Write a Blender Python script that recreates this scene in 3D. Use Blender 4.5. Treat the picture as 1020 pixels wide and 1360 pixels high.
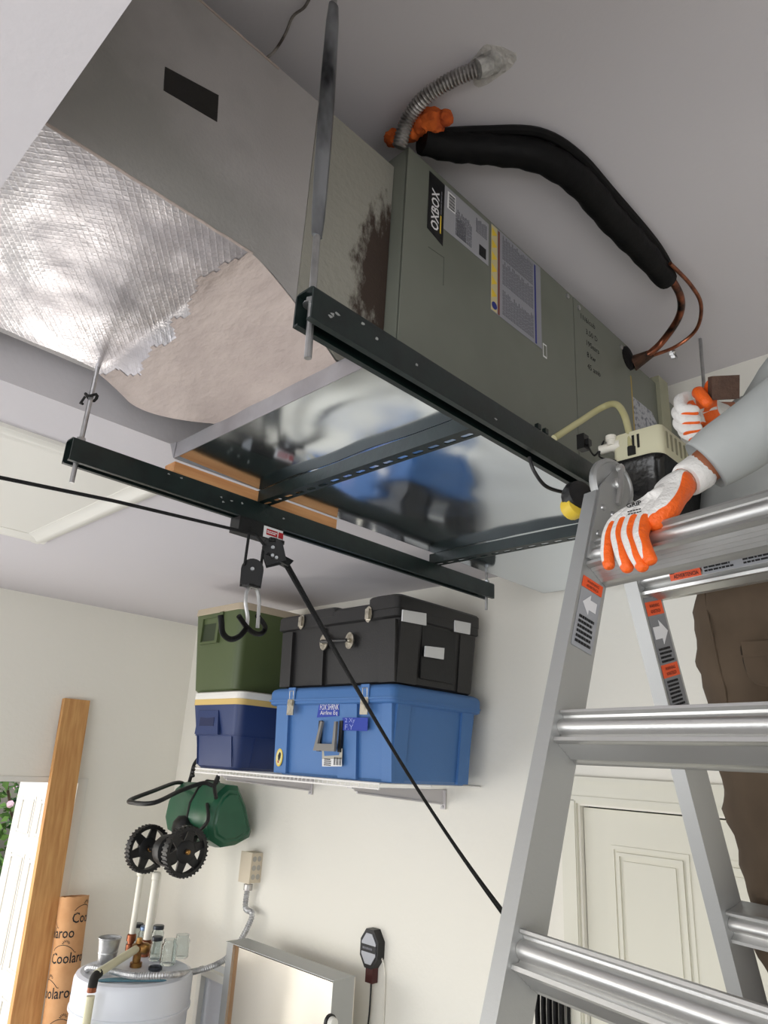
import bpy, bmesh, math, random
from mathutils import Vector as V, Matrix, Quaternion
R = random.Random(7)
for o in list(bpy.data.objects): bpy.data.objects.remove(o)
SC = bpy.context.scene; COL = SC.collection
H = 2.15                       # eye height: coordinates below are relative to the eye, the floor is at -H

# ------------------------------------------------------------------ camera, sky, lights, exposure
WM = Matrix(((0.71402464, 0.19647859, 0.67198584), (0.69792553, -0.27569678, -0.66097749), (0.05539641, 0.94095029, -0.33398172)))
F = 943.0
cd = bpy.data.cameras.new('camera'); cam = bpy.data.objects.new('camera', cd); COL.objects.link(cam)
cd.sensor_fit = 'VERTICAL'; cd.sensor_height = 36.0; cd.lens = F / 1360 * 36; cd.clip_start = 0.02
cam.matrix_world = Matrix.Translation((0, 0, H)) @ WM.to_4x4()
SC.camera = cam
w = bpy.data.worlds.new('sky'); SC.world = w; w.use_nodes = True
wn = w.node_tree.nodes; wl = w.node_tree.links
sky = wn.new('ShaderNodeTexSky'); sky.sky_type = 'NISHITA'; sky.sun_disc = False
sky.sun_elevation = math.radians(42); sky.sun_rotation = math.radians(200); sky.air_density = 1.0; sky.dust_density = 2.0
bg = wn['Background']; wl.new(sky.outputs[0], bg.inputs[0]); bg.inputs[1].default_value = 0.30

def area(name, loc, to, sx, sy, power, col):
    l = bpy.data.lights.new(name, 'AREA'); l.shape = 'RECTANGLE'; l.size = sx; l.size_y = sy; l.energy = power; l.color = col
    o = bpy.data.objects.new(name, l); COL.objects.link(o)
    o.location = V(loc) + V((0, 0, H)); o.rotation_euler = (V(to) - V(loc)).to_track_quat('-Z', 'Y').to_euler()
    return o
# daylight through the open garage door (behind the photographer) and through the side door
area('garage_door_daylight', (-0.2, -3.35, -0.95), (-1.6, 1.6, 0.0), 4.4, 1.9, 116, (0.95, 0.97, 1.0))
area('wide_opening_daylight', (-4.7, -1.35, -1.0), (-2.2, 0.7, -0.2), 3.6, 2.0, 66, (0.95, 0.97, 1.0))
area('right_fill_light', (2.25, -0.6, -0.55), (-1.6, 1.9, 0.1), 2.6, 1.5, 25, (0.97, 0.98, 1.0))  # added fill lamp from the right, no window is known there
area('side_door_daylight', (-4.57, 1.32, -1.15), (-3.0, 1.5, -0.95), 0.38, 1.6, 14, (1.0, 0.96, 0.9))
sun = bpy.data.lights.new('sun', 'SUN'); sun.energy = 3.2; sun.angle = 0.02; sun.color = (1, 0.94, 0.85)
so = bpy.data.objects.new('sun', sun); COL.objects.link(so)
so.rotation_euler = V((-0.3, -0.5, -0.8)).to_track_quat('-Z', 'Y').to_euler()
SC.view_settings.view_transform = 'Standard'; SC.view_settings.look = 'None'
SC.view_settings.gamma = 1.0; SC.view_settings.use_curve_mapping = False
SC.view_settings.exposure = 0.0

# ------------------------------------------------------------------ helpers
def ray(px, py): return WM @ V((px - 510, -(py - 680), -F))
def at(px, py, x=None, y=None, z=None, d=None):      # the point of a plane x= / y= / z= / depth d seen at a pixel of the 1020x1360 frame
    r = ray(px, py)
    if x is not None: return r * (x / r.x)
    if y is not None: return r * (y / r.y)
    if z is not None: return r * (z / r.z)
    return r * (d / F)
def onpl(px, py, p, n):
    r = ray(px, py); return r * (V(p).dot(n) / r.dot(n))
def lin(c): return tuple(((v / 255) / 12.92 if v / 255 <= 0.04045 else ((v / 255 + 0.055) / 1.055) ** 2.4) for v in c) + (1,)

def M(name, rgb, rough=0.6, metal=0.0, rgb2=None, ns=8.0, nd=3.0, lo=0.4, hi=0.65, bump=0.0, bs=60.0, stretch=None, trans=0.0, ior=1.45, coat=0.0, spec=None, rough2=None):
    m = bpy.data.materials.new(name); m.use_nodes = True; nt = m.node_tree; N = nt.nodes; L = nt.links
    b = N['Principled BSDF']; b.inputs['Base Color'].default_value = lin(rgb); b.inputs['Roughness'].default_value = rough
    b.inputs['Metallic'].default_value = metal; b.inputs['IOR'].default_value = ior
    if spec is not None: b.inputs['Specular IOR Level'].default_value = spec
    if trans: b.inputs['Transmission Weight'].default_value = trans
    if coat: b.inputs['Coat Weight'].default_value = coat
    tc = N.new('ShaderNodeTexCoord'); mp = N.new('ShaderNodeMapping'); L.new(tc.outputs['Object'], mp.inputs[0])
    if stretch: mp.inputs['Scale'].default_value = stretch
    if rgb2 or rough2 is not None:
        n = N.new('ShaderNodeTexNoise'); n.inputs['Scale'].default_value = ns; n.inputs['Detail'].default_value = nd; L.new(mp.outputs[0], n.inputs[0])
        r = N.new('ShaderNodeMapRange'); r.inputs[1].default_value = lo; r.inputs[2].default_value = hi; L.new(n.outputs[0], r.inputs[0])
        if rgb2:
            mx = N.new('ShaderNodeMix'); mx.data_type = 'RGBA'; L.new(r.outputs[0], mx.inputs[0])
            mx.inputs[6].default_value = lin(rgb); mx.inputs[7].default_value = lin(rgb2); L.new(mx.outputs[2], b.inputs['Base Color'])
        if rough2 is not None:
            mr = N.new('ShaderNodeMapRange'); mr.inputs[3].default_value = rough; mr.inputs[4].default_value = rough2
            L.new(r.outputs[0], mr.inputs[0]); L.new(mr.outputs[0], b.inputs['Roughness'])
    if bump:
        n2 = N.new('ShaderNodeTexNoise'); n2.inputs['Scale'].default_value = bs; n2.inputs['Detail'].default_value = 3; L.new(mp.outputs[0], n2.inputs[0])
        bp = N.new('ShaderNodeBump'); bp.inputs['Strength'].default_value = bump; bp.inputs['Distance'].default_value = 0.01
        L.new(n2.outputs[0], bp.inputs['Height']); L.new(bp.outputs[0], b.inputs['Normal'])
    return m

ROOT = [None]
def thing(name, label, cat, loc, group=None):
    o = bpy.data.objects.new(name, None); COL.objects.link(o); o.empty_display_size = 0.05
    o.location = V(loc) + V((0, 0, H)); o['label'] = label; o['category'] = cat
    if group: o['group'] = group
    ROOT[0] = o; return o
def origin_of(o):
    p = V((0, 0, 0))
    while o is not None: p += o.location; o = o.parent
    return p
def obj(name, bm, mat, parent=None, label=None, cat=None, group=None, kind=None, ang=35, merge=True, origin=None):
    if isinstance(bm, bmesh.types.BMesh):
        if merge: bmesh.ops.remove_doubles(bm, verts=bm.verts, dist=1e-5)
        bmesh.ops.recalc_face_normals(bm, faces=bm.faces)
        ca = math.radians(ang)
        for f in bm.faces: f.smooth = True
        for e in bm.edges:
            if len(e.link_faces) != 2 or e.calc_face_angle(0) > ca: e.smooth = False
        me = bpy.data.meshes.new(name); bm.to_mesh(me); bm.free()
    else: me = bm
    if parent is not None: org = origin_of(parent)
    elif origin is not None: org = V(origin) + V((0, 0, H))
    else: org = V((0, 0, H))
    me.transform(Matrix.Translation(V((0, 0, H)) - org))
    for m in (mat if isinstance(mat, (list, tuple)) else [mat]): me.materials.append(m)
    o = bpy.data.objects.new(name, me); COL.objects.link(o)
    if parent is not None: o.parent = parent
    else: o.location = org
    if label: o['label'] = label
    if cat: o['category'] = cat
    if group: o['group'] = group
    if kind: o['kind'] = kind
    return o
def copy_tree(o, off, label=None):
    c = o.copy(); COL.objects.link(c)
    if o.parent is None: c.location = o.location + V(off)
    if label: c['label'] = label
    for ch in [k for k in bpy.data.objects if k.parent == o]:
        d = copy_tree(ch, (0, 0, 0)); d.parent = c; d.matrix_parent_inverse = Matrix()
    return c
def B(): return bmesh.new()
def quad(bm, *ps): return bm.faces.new([bm.verts.new(V(p)) for p in ps])
def obox(bm, c, ax, ay, az):                      # half-vectors
    c = V(c); ax = V(ax); ay = V(ay); az = V(az)
    vs = [bm.verts.new(c + sx * ax + sy * ay + sz * az) for sx in (-1, 1) for sy in (-1, 1) for sz in (-1, 1)]
    for f in ((0, 1, 3, 2), (4, 6, 7, 5), (0, 4, 5, 1), (2, 3, 7, 6), (0, 2, 6, 4), (1, 5, 7, 3)): bm.faces.new([vs[i] for i in f])
    return vs
def box(bm, lo, hi):
    lo = V(lo); hi = V(hi); h = (hi - lo) / 2
    return obox(bm, (lo + hi) / 2, (h.x, 0, 0), (0, h.y, 0), (0, 0, h.z))
def bev(bm, w, seg=2):
    es = [e for e in bm.edges if len(e.link_faces) == 2 and e.calc_face_angle(0) > 0.5]
    bmesh.ops.bevel(bm, geom=es, offset=w, segments=seg, profile=0.5, affect='EDGES', clamp_overlap=True)
    return bm
def loft(bm, rings, cap=True, closed=True):
    vr = [[bm.verts.new(V(p)) for p in r] for r in rings]; n = len(vr[0])
    for a, b in zip(vr, vr[1:]):
        for i in range(n if closed else n - 1):
            j = (i + 1) % n; bm.faces.new((a[i], a[j], b[j], b[i]))
    if cap:
        bm.faces.new(vr[0][::-1]); bm.faces.new(vr[-1])
    return vr
def frame(d):
    d = V(d).normalized(); a = V((0, 0, 1)) if abs(d.z) < 0.9 else V((1, 0, 0))
    x = d.cross(a).normalized(); return x, d.cross(x).normalized()
def cyl(bm, p0, p1, r0, r1=None, n=16, cap=True):
    p0 = V(p0); p1 = V(p1); r1 = r0 if r1 is None else r1; x, y = frame(p1 - p0)
    C = [(math.cos(2 * math.pi * i / n), math.sin(2 * math.pi * i / n)) for i in range(n)]
    loft(bm, [[p0 + x * (c * r0) + y * (s * r0) for c, s in C], [p1 + x * (c * r1) + y * (s * r1) for c, s in C]], cap)
def smooth_path(pts, n=8):
    P = [V(p) for p in pts]; out = []
    for i in range(len(P) - 1):
        a = P[max(i - 1, 0)]; b = P[i]; c = P[i + 1]; d = P[min(i + 2, len(P) - 1)]
        for k in range(n):
            t = k / n; out.append(0.5 * ((2 * b) + (c - a) * t + (2 * a - 5 * b + 4 * c - d) * t * t + (3 * b - a - 3 * c + d) * t ** 3))
    out.append(P[-1]); return out
def tube(bm, pts, r, n=10, cap=True, flat=1.0):
    P = [V(p) for p in pts]; rr = r if isinstance(r, (list, tuple)) else [r] * len(P)
    t0 = (P[1] - P[0]).normalized(); x, y = frame(t0); rings = []; pt = t0
    for i, p in enumerate(P):
        t = (P[min(i + 1, len(P) - 1)] - P[max(i - 1, 0)]).normalized()
        q = pt.rotation_difference(t); x = q @ x; y = q @ y; pt = t
        rings.append([p + x * (math.cos(2 * math.pi * k / n) * rr[i]) + y * (math.sin(2 * math.pi * k / n) * rr[i] * flat) for k in range(n)])
    loft(bm, rings, cap)
def corrugated(bm, pts, r, pitch, amp, n=14):
    P = smooth_path(pts, 12); L = [0]
    for a, b in zip(P, P[1:]): L.append(L[-1] + (b - a).length)
    N = int(L[-1] / pitch) * 4; Q = []; rr = []; k = 0
    for i in range(N + 1):
        s = L[-1] * i / N
        while k < len(P) - 2 and L[k + 1] < s: k += 1
        t = (s - L[k]) / max(L[k + 1] - L[k], 1e-9); Q.append(P[k].lerp(P[k + 1], t)); rr.append(r - (amp if i % 4 in (0,) else (amp * 0.35 if i % 4 in (1, 3) else 0)))
    tube(bm, Q, rr, n)
def lathe(bm, o, axis, prof, n=24, cap=True):
    o = V(o); d = V(axis).normalized(); x, y = frame(d)
    loft(bm, [[o + d * h + x * (math.cos(2 * math.pi * i / n) * r) + y * (math.sin(2 * math.pi * i / n) * r) for i in range(n)] for r, h in prof], cap)
def prism(bm, poly, o, ex, ey, ez):               # polygon (a,b) in ex,ey swept by ez
    o = V(o); ex = V(ex); ey = V(ey); ez = V(ez)
    a = [o + ex * p + ey * q for p, q in poly]; loft(bm, [a, [p + ez for p in a]])
def rrect(cx, cy, hx, hy, r, z, n=5):
    out = []
    for sx, sy, a0 in ((1, 1, 0), (-1, 1, 90), (-1, -1, 180), (1, -1, 270)):
        for k in range(n + 1):
            a = math.radians(a0 + 90 * k / n); out.append(V((cx + sx * (hx - r) + r * math.cos(a), cy + sy * (hy - r) + r * math.sin(a), z)))
    return out
def disc(bm, c, nrm, r, n=20, th=0.001):
    cyl(bm, V(c), V(c) + V(nrm).normalized() * th, r, r, n)
def plate(bm, o, ex, ey, w, h, th, poly=None):     # thin plate lying on a surface, o = lower left corner
    ex = V(ex).normalized(); ey = V(ey).normalized(); n = ex.cross(ey)
    prism(bm, poly or [(0, 0), (w, 0), (w, h), (0, h)], o, ex, ey, n * th)
_tc = {}
def text(bm, s, o, ex, ey, height, th=0.0006, bold=0.0, width=None, wrap=None, center=False):
    key = (s, bold)
    if key not in _tc:
        cu = bpy.data.curves.new('t', 'FONT'); cu.body = s; cu.size = 1; cu.offset = bold; cu.resolution_u = 2
        to = bpy.data.objects.new('t', cu); COL.objects.link(to); dg = bpy.context.evaluated_depsgraph_get()
        me = bpy.data.meshes.new_from_object(to.evaluated_get(dg))
        _tc[key] = ([v.co.copy() for v in me.vertices], [tuple(p.vertices) for p in me.polygons])
        bpy.data.objects.remove(to); bpy.data.curves.remove(cu); bpy.data.meshes.remove(me)
    vs, fs = _tc[key]
    if not vs: return
    x0 = min(v.x for v in vs); x1 = max(v.x for v in vs); y0 = min(v.y for v in vs); y1 = max(v.y for v in vs)
    k = height / (y1 - y0); kx = k if width is None else width / (x1 - x0)
    ex = V(ex).normalized(); ey = V(ey).normalized(); n = ex.cross(ey); nv = []
    for v in vs:
        a = (v.x - x0 - ((x1 - x0) / 2 if center else 0)) * kx; b = (v.y - y0 - ((y1 - y0) / 2 if center else 0)) * k
        nv.append(bm.verts.new(wrap(a, b) if wrap else V(o) + ex * a + ey * b + n * th))
    for f in fs:
        try: bm.faces.new([nv[i] for i in f])
        except ValueError: pass
def lines_print(bm, o, ex, ey, w, h, rows, th=0.0006, fill=0.55, seed=1, words=True):
    rr = random.Random(seed); ex = V(ex).normalized(); ey = V(ey).normalized()
    for i in range(rows):
        y = h * (1 - (i + 0.5) / rows); hh = h / rows * fill; x = 0
        end = w * rr.uniform(0.8, 1)
        while x < end:
            l = min(rr.uniform(0.06, 0.2) * w, end - x) if words else end
            plate(bm, V(o) + ex * x + ey * (y - hh / 2), ex, ey, l, hh, th); x += l + 0.03 * w

X = V((1, 0, 0)); Y = V((0, 1, 0)); Z = V((0, 0, 1))
D = 2.7; XL = -4.61; ZF = -H; ZL = 0.87; ZH = 1.585; XS = -1.853; YS = 0.188; XR = 2.3; YF = -3.4

# ------------------------------------------------------------------ materials
m_wall = M('painted_plaster', (236, 233, 223), 0.85, bump=0.14, bs=38)
m_ceil = M('ceiling_paint', (212, 208, 211), 0.9, bump=0.06, bs=60)
m_conc = M('concrete', (128, 124, 118), 0.7, rgb2=(112, 108, 102), ns=3, bump=0.1, bs=30)
m_drive = M('driveway', (205, 200, 190), 0.8, rgb2=(190, 185, 175), ns=2)
m_white = M('white_paint', (226, 224, 216), 0.45)
m_dark = M('dark_gap', (28, 27, 25), 0.8)
m_steel_green = M('green_black_enamel', (20, 33, 31), 0.40, rgb2=(15, 25, 24), ns=25, bump=0.05, bs=80)
m_zinc = M('zinc_plated', (190, 190, 190), 0.38, 0.9, rgb2=(165, 165, 165), ns=20)
m_alu = M('brushed_aluminium', (200, 200, 198), 0.34, 0.9, bump=0.03, bs=250, rough2=0.44, ns=6)
m_alu_d = M('aluminium_web', (176, 177, 176), 0.52, 0.8, bump=0.03, bs=200)
m_pan = M('galvanised_sheet', (226, 233, 240), 0.09, 1.0, bump=0.06, bs=3.0, rough2=0.17, ns=4, lo=0.35, hi=0.7)
m_cab = M('olive_grey_enamel', (112, 115, 105), 0.42, rgb2=(106, 109, 99), ns=5)
m_black = M('black_plastic', (22, 22, 23), 0.45, bump=0.05, bs=90)
m_rubber = M('black_foam_rubber', (9, 9, 10), 0.6, rgb2=(15, 14, 14), ns=12, bump=0.15, bs=60, spec=0.2)
m_rope = M('black_rope', (14, 14, 15), 0.8, bump=0.5, bs=300)
m_copper = M('copper', (150, 92, 66), 0.32, 0.9, rgb2=(110, 66, 48), ns=30)
m_brass = M('brass', (165, 125, 70), 0.35, 0.9, rgb2=(120, 80, 50), ns=30)
m_pvc = M('white_pvc', (228, 224, 212), 0.35)
m_flex = M('galvanised_flex', (175, 172, 170), 0.35, 0.85, rgb2=(140, 136, 132), ns=30)
m_foam = M('orange_foam', (206, 98, 36), 0.9, rgb2=(160, 66, 24), ns=25, bump=0.6, bs=50)
m_paper = M('white_paper', (222, 222, 222), 0.7)
m_ink = M('black_ink', (24, 24, 26), 0.7)
m_greyink = M('grey_print', (112, 112, 118), 0.7)
m_orange = M('orange_sticker', (224, 84, 38), 0.5)
m_yellow = M('yellow_print', (222, 190, 60), 0.5)
m_blueink = M('blue_print', (38, 46, 120), 0.6)
m_red = M('red_print', (170, 28, 38), 0.5)
m_wood = M('raw_pine', (206, 158, 100), 0.6, rgb2=(180, 126, 74), ns=3.5, nd=6, stretch=(14, 14, 0.8), lo=0.35, hi=0.7, bump=0.08, bs=30)
m_wood2 = M('pine_batten', (214, 160, 108), 0.6, rgb2=(186, 128, 80), ns=4, nd=5, stretch=(12, 0.8, 12), lo=0.35, hi=0.7)
m_card = M('cardboard', (198, 150, 104), 0.75, rgb2=(188, 138, 92), ns=12)

# ------------------------------------------------------------------ room shell
def struct(name, bm, mat, parent=None): return obj(name, bm, mat, parent, kind='structure')
b = B(); box(b, (XL - 0.2, YF, ZF - 0.1), (XR, D + 0.2, ZF)); struct('floor', b, m_conc)
b = B(); box(b, (-14, -16, ZF - 0.22), (8, 9, ZF - 0.11)); struct('trim_ground', b, m_drive)
# ceiling: low everywhere, with a deep recess that holds the air handler
b = B(); XQ = 1.5
def slab(x0, y0, x1, y1, z0, z1): box(b, (x0, y0, z0), (x1, y1, z1))
slab(XL - 0.2, YF - 0.2, XS, D + 0.2, ZL, ZH + 0.1); slab(XS, YF - 0.2, XR + 0.2, YS, ZL, ZH + 0.1)
slab(XQ, YS, XR + 0.2, D + 0.2, ZL, ZH + 0.1); slab(XS, YS, XQ, D + 0.2, ZH, ZH + 0.1)
obj('ceiling', b, m_ceil, kind='structure', merge=False)
b = B(); DX0, DX1, DZ1 = -1.553, -0.66, -0.111
box(b, (XL - 0.2, D, ZF), (DX0, D + 0.15, ZH)); box(b, (DX1, D, ZF), (XR + 0.2, D + 0.15, ZH)); box(b, (DX0, D, DZ1), (DX1, D + 0.15, ZH))
obj('wall_back', b, m_wall, kind='structure', merge=False)
b = B(); LY0, LY1, LZ1 = 1.12, 2.03, -0.215
box(b, (XL - 0.15, YF, ZF), (XL, -3.2, ZL)); box(b, (XL - 0.15, 0.5, ZF), (XL, LY0, ZL)); box(b, (XL - 0.15, -3.2, 0.05), (XL, 0.5, ZL)); box(b, (XL - 0.15, LY1, ZF), (XL, D, ZL)); box(b, (XL - 0.15, LY0, LZ1), (XL, LY1, ZL))
obj('wall_left', b, m_wall, kind='structure', merge=False)
b = B(); box(b, (XR, YF, ZF), (XR + 0.15, -2.0, ZL)); box(b, (XR, 0.8, ZF), (XR + 0.15, D, ZL)); box(b, (XR, -2.0, ZF), (XR + 0.15, 0.8, -1.35)); box(b, (XR, -2.0, 0.25), (XR + 0.15, 0.8, ZL))  # unseen wall, its opening added to go with the fill lamp
obj('wall_right', b, m_wall, kind='structure', merge=False)
b = B(); box(b, (XL, YF - 0.15, ZF), (-2.5, YF, ZL)); box(b, (2.1, YF - 0.15, ZF), (XR, YF, ZL)); box(b, (-2.5, YF - 0.15, 0.02), (2.1, YF, ZL))
obj('wall_front', b, m_wall, kind='structure', merge=False)
b = B(); box(b, (XL + 0.001, LY1 - 0.0, ZF), (XL + 0.014, LY1 + 0.06, LZ1 + 0.03)); box(b, (XL + 0.001, LY0 - 0.06, LZ1), (XL + 0.014, LY1, LZ1 + 0.03)); bev(b, 0.004)
struct('trim_1', b, m_white)

# interior door in the back wall
def panel_door(name, o, ex, n, w, h, cols, rows, th=0.04, mat=m_white, inset=0.006):
    """slab with recessed mouldings; o = lower left corner on the front face"""
    ex = V(ex).normalized(); n = V(n).normalized(); o = V(o)
    b = B(); obox(b, o + ex * (w / 2) + Z * (h / 2) - n * (th / 2), ex * (w / 2), n * (th / 2), Z * (h / 2)); bev(b, 0.002, 1)
    door = obj(name, b, mat, kind='structure')
    for (a0, a1) in cols:
        for (c0, c1) in rows:
            bb = B()
            for t, d in ((0.0, 0.007), (0.022, 0.011)):
                i0, i1, j0, j1 = a0 + t, a1 - t, c0 + t, c1 - t; wd = 0.013
                for (p0, p1, q0, q1) in ((i0, i1, j0, j0 + wd), (i0, i1, j1 - wd, j1), (i0, i0 + wd, j0 + wd, j1 - wd), (i1 - wd, i1, j0 + wd, j1 - wd)):
                    obox(bb, o + ex * ((p0 + p1) / 2) + Z * ((q0 + q1) / 2) + n * (d / 2 - 0.002), ex * ((p1 - p0) / 2), n * (d / 2), Z * ((q1 - q0) / 2))
            obox(bb, o + ex * ((a0 + a1) / 2) + Z * ((c0 + c1) / 2) + n * 0.002, ex * ((a1 - a0) / 2 - 0.05), n * 0.004, Z * ((c1 - c0) / 2 - 0.05))
            bev(bb, 0.003, 1)
            obj('panel', bb, mat, door)
    return door
dw = DX1 - DX0
m_door = M('door_paint', (222, 220, 206), 0.5)
d2 = panel_door('door_2', (DX0 + 0.004, D + 0.022, ZF + 0.01), X, -Y, dw - 0.008, DZ1 - ZF - 0.016, ((0.11, 0.405), (0.49, 0.785)), ((0.2, 0.78), (0.9, 1.90)), mat=m_door)
b = B(); box(b, (DX0, D + 0.07, ZF), (DX1, D + 0.09, DZ1)); struct('trim_2', b, m_dark)
b = B()
for lo, hi in (((DX0 - 0.075, D - 0.016, ZF), (DX0 - 0.008, D, DZ1 + 0.008)), ((DX1 + 0.008, D - 0.016, ZF), (DX1 + 0.075, D, DZ1 + 0.008)), ((DX0 - 0.075, D - 0.016, DZ1 + 0.008), (DX1 + 0.075, D, DZ1 + 0.1))): box(b, lo, hi)
for lo, hi in (((DX0 - 0.03, D - 0.022, ZF), (DX0 - 0.012, D, DZ1 + 0.02)), ((DX1 + 0.012, D - 0.022, ZF), (DX1 + 0.03, D, DZ1 + 0.02)), ((DX0 - 0.03, D - 0.022, DZ1 + 0.018), (DX1 + 0.03, D, DZ1 + 0.036)), ((DX0 - 0.085, D - 0.026, DZ1 + 0.09), (DX1 + 0.085, D, DZ1 + 0.108))): box(b, lo, hi)
bev(b, 0.003, 1); struct('trim_3', b, m_door)

# side door, swung open outwards, and the garden beyond
hx = V((-4.77, 2.035, 0)); fr = at(24, 1046, d=1); fr = V((fr.x, fr.y, 0)); fx = next((fr * k for k in [1000 + 5 * i for i in range(3000)] if (fr * k).length > 0), None); sc_ = -hx.x / -fr.x; fx = min((fr * (sc_ * (1 + .002 * i)) for i in range(200)), key=lambda p: abs((p - hx).length - .80)); ex = (fx - hx).normalized(); n = Z.cross(ex); n = n if n.y < 0 else -n
d1 = panel_door('door_1', V((hx.x, hx.y, ZF + 0.02)) + ex * 0.0, ex, n, 0.78, 1.93, ((0.1, 0.35), (0.43, 0.68)), ((0.2, 0.7), (0.8, 1.45), (1.55, 1.8)), mat=m_white)

m_leaf = M('garden_leaves', (92, 128, 52), 0.6, rgb2=(48, 82, 32), ns=9)
b = B(); box(b, (-12, 2.2, ZF - 0.11), (-5.4, 8, ZF - 0.08)); struct('trim_garden_bed', b, M('mulch', (84, 66, 50), 0.9, rgb2=(60, 48, 38), ns=20, bump=0.6, bs=30))
def shrub(cx, cy, r, h, n, label, seed):
    t = thing('garden_shrub', label, 'shrub', (cx, cy, ZF - 0.11), None)
    rr = random.Random(seed); b = B()
    for i in range(n):
        a = rr.uniform(0, 6.28); u = rr.uniform(-1, 1); q = math.sqrt(1 - u * u); k = rr.uniform(0.75, 1.03)
        p = V((cx + r * k * q * math.cos(a), cy + r * k * q * math.sin(a), ZF + h / 2 + u * k * h / 2))
        d = V((rr.gauss(0, 1), rr.gauss(0, 1), rr.gauss(0, 0.6))).normalized(); s = V((rr.gauss(0, 1), rr.gauss(0, 1), rr.gauss(0, 1))).cross(d).normalized()
        L = rr.uniform(0.06, 0.11); W_ = L * 0.32
        quad(b, p - d * L / 2, p + s * W_ + d * 0.01, p + d * L / 2, p - s * W_ + d * 0.01)
    obj('foliage', b, m_leaf, t, kind='stuff', merge=False)
    b = B()
    for k in range(5):
        a = k * 1.25; tube(b, smooth_path([(cx, cy, ZF - 0.1), (cx + 0.1 * math.cos(a), cy + 0.1 * math.sin(a), ZF + h * 0.4), (cx + r * 0.6 * math.cos(a), cy + r * 0.6 * math.sin(a), ZF + h * 0.75)], 4), 0.009, 6)
    obj('stem', b, M('bark', (82, 66, 48), 0.9) if 'bark' not in bpy.data.materials else bpy.data.materials['bark'], t)
    fl = B()
    for i in range(14):
        a = rr.uniform(3.3, 6.0); u = rr.uniform(-0.6, 0.8); q = math.sqrt(1 - u * u)
        p = V((cx + r * 1.03 * q * math.cos(a), cy + r * 1.03 * q * math.sin(a), ZF + h / 2 + u * h / 2)); lathe(fl, p, (0.6, -0.7, 0.3), [(0.005, 0), (0.03, 0.012), (0.022, 0.03), (0.004, 0.03)], 7)
    obj('blossom', fl, M('pale_pink_petal', (226, 190, 200), 0.7), t, kind='stuff')
shrub(-6.9, 2.75, 0.8, 2.7, 3200, 'tall leafy garden shrub nearest to the open side door', 3)
shrub(-8.6, 4.2, 1.0, 2.9, 2600, 'leafy garden shrub further out behind the first shrub', 5)

# attic hatch in the low ceiling
HX0, HX1, HY0, HY1 = -3.31, -2.12, -0.15, 1.09
b = B(); box(b, (HX0 + 0.08, HY0 + 0.08, ZL - 0.006), (HX1 - 0.08, HY1 - 0.08, ZL - 0.0005)); bev(b, 0.001, 1)
hatch = struct('door_3', b, m_white)
def mould(p0, p1, inward):
    b = B(); p0 = V(p0); p1 = V(p1); inward = V(inward)
    prism(b, [(0, 0), (0.095, 0), (0.095, -0.008), (0.06, -0.010), (0.045, -0.018), (0.02, -0.02), (0.008, -0.014), (0, -0.012)], p0, inward, Z, p1 - p0); return b
for p0, p1, i in (((HX0, HY0, ZL), (HX0, HY1, ZL), X), ((HX1, HY0, ZL), (HX1, HY1, ZL), -X), ((HX0, HY0, ZL), (HX1, HY0, ZL), Y), ((HX0, HY1, ZL), (HX1, HY1, ZL), -Y)):
    obj('moulding', mould(p0, p1, i), m_white, hatch)

# ------------------------------------------------------------------ supply duct
def foil_material():
    m = M('foil_scrim', (206, 203, 206), 0.30, 0.85, rgb2=(180, 176, 180), ns=5, rough2=0.46)
    nt = m.node_tree; N = nt.nodes; L = nt.links; pb = N['Principled BSDF']
    tc = N.new('ShaderNodeTexCoord'); g = []
    for ax in (0, 1):
        mp = N.new('ShaderNodeMapping'); L.new(tc.outputs['Object'], mp.inputs[0]); mp.inputs['Rotation'].default_value = (0, 0, math.radians(38))
        wv = N.new('ShaderNodeTexWave'); wv.bands_direction = 'XY'[ax]; wv.inputs['Scale'].default_value = 26; wv.inputs['Distortion'].default_value = 0.6; wv.inputs['Detail'].default_value = 1
        L.new(mp.outputs[0], wv.inputs[0]); g.append(wv)
    ad = N.new('ShaderNodeMath'); ad.operation = 'MAXIMUM'; L.new(g[0].outputs[1], ad.inputs[0]); L.new(g[1].outputs[1], ad.inputs[1])
    pw = N.new('ShaderNodeMath'); pw.operation = 'POWER'; pw.inputs[1].default_value = 6; L.new(ad.outputs[0], pw.inputs[0])
    no = N.new('ShaderNodeTexNoise'); no.inputs['Scale'].default_value = 34; no.inputs['Detail'].default_value = 4; L.new(tc.outputs['Object'], no.inputs[0])
    no2 = N.new('ShaderNodeTexNoise'); no2.inputs['Scale'].default_value = 4; no2.inputs['Detail'].default_value = 2; L.new(tc.outputs['Object'], no2.inputs[0])
    s1 = N.new('ShaderNodeMath'); s1.operation = 'MULTIPLY_ADD'; s1.inputs[1].default_value = 1.3; L.new(no.outputs[0], s1.inputs[0]); 
    sc = N.new('ShaderNodeMath'); sc.operation = 'MULTIPLY'; sc.inputs[1].default_value = 0.14; L.new(pw.outputs[0], sc.inputs[0]); L.new(sc.outputs[0], s1.inputs[2])
    s2 = N.new('ShaderNodeMath'); s2.operation = 'MULTIPLY_ADD'; s2.inputs[1].default_value = 3.0; L.new(no2.outputs[0], s2.inputs[0]); L.new(s1.outputs[0], s2.inputs[2])
    bp = N.new('ShaderNodeBump'); bp.inputs['Strength'].default_value = 0.22; bp.inputs['Distance'].default_value = 0.006
    L.new(s2.outputs[0], bp.inputs['Height']); L.new(bp.outputs[0], pb.inputs['Normal'])
    return m
m_foil = foil_material()
m_canvas = M('duct_canvas_paint', (168, 164, 162), 0.6, rgb2=(146, 144, 140), ns=4, nd=5, bump=0.12, bs=120)
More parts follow.
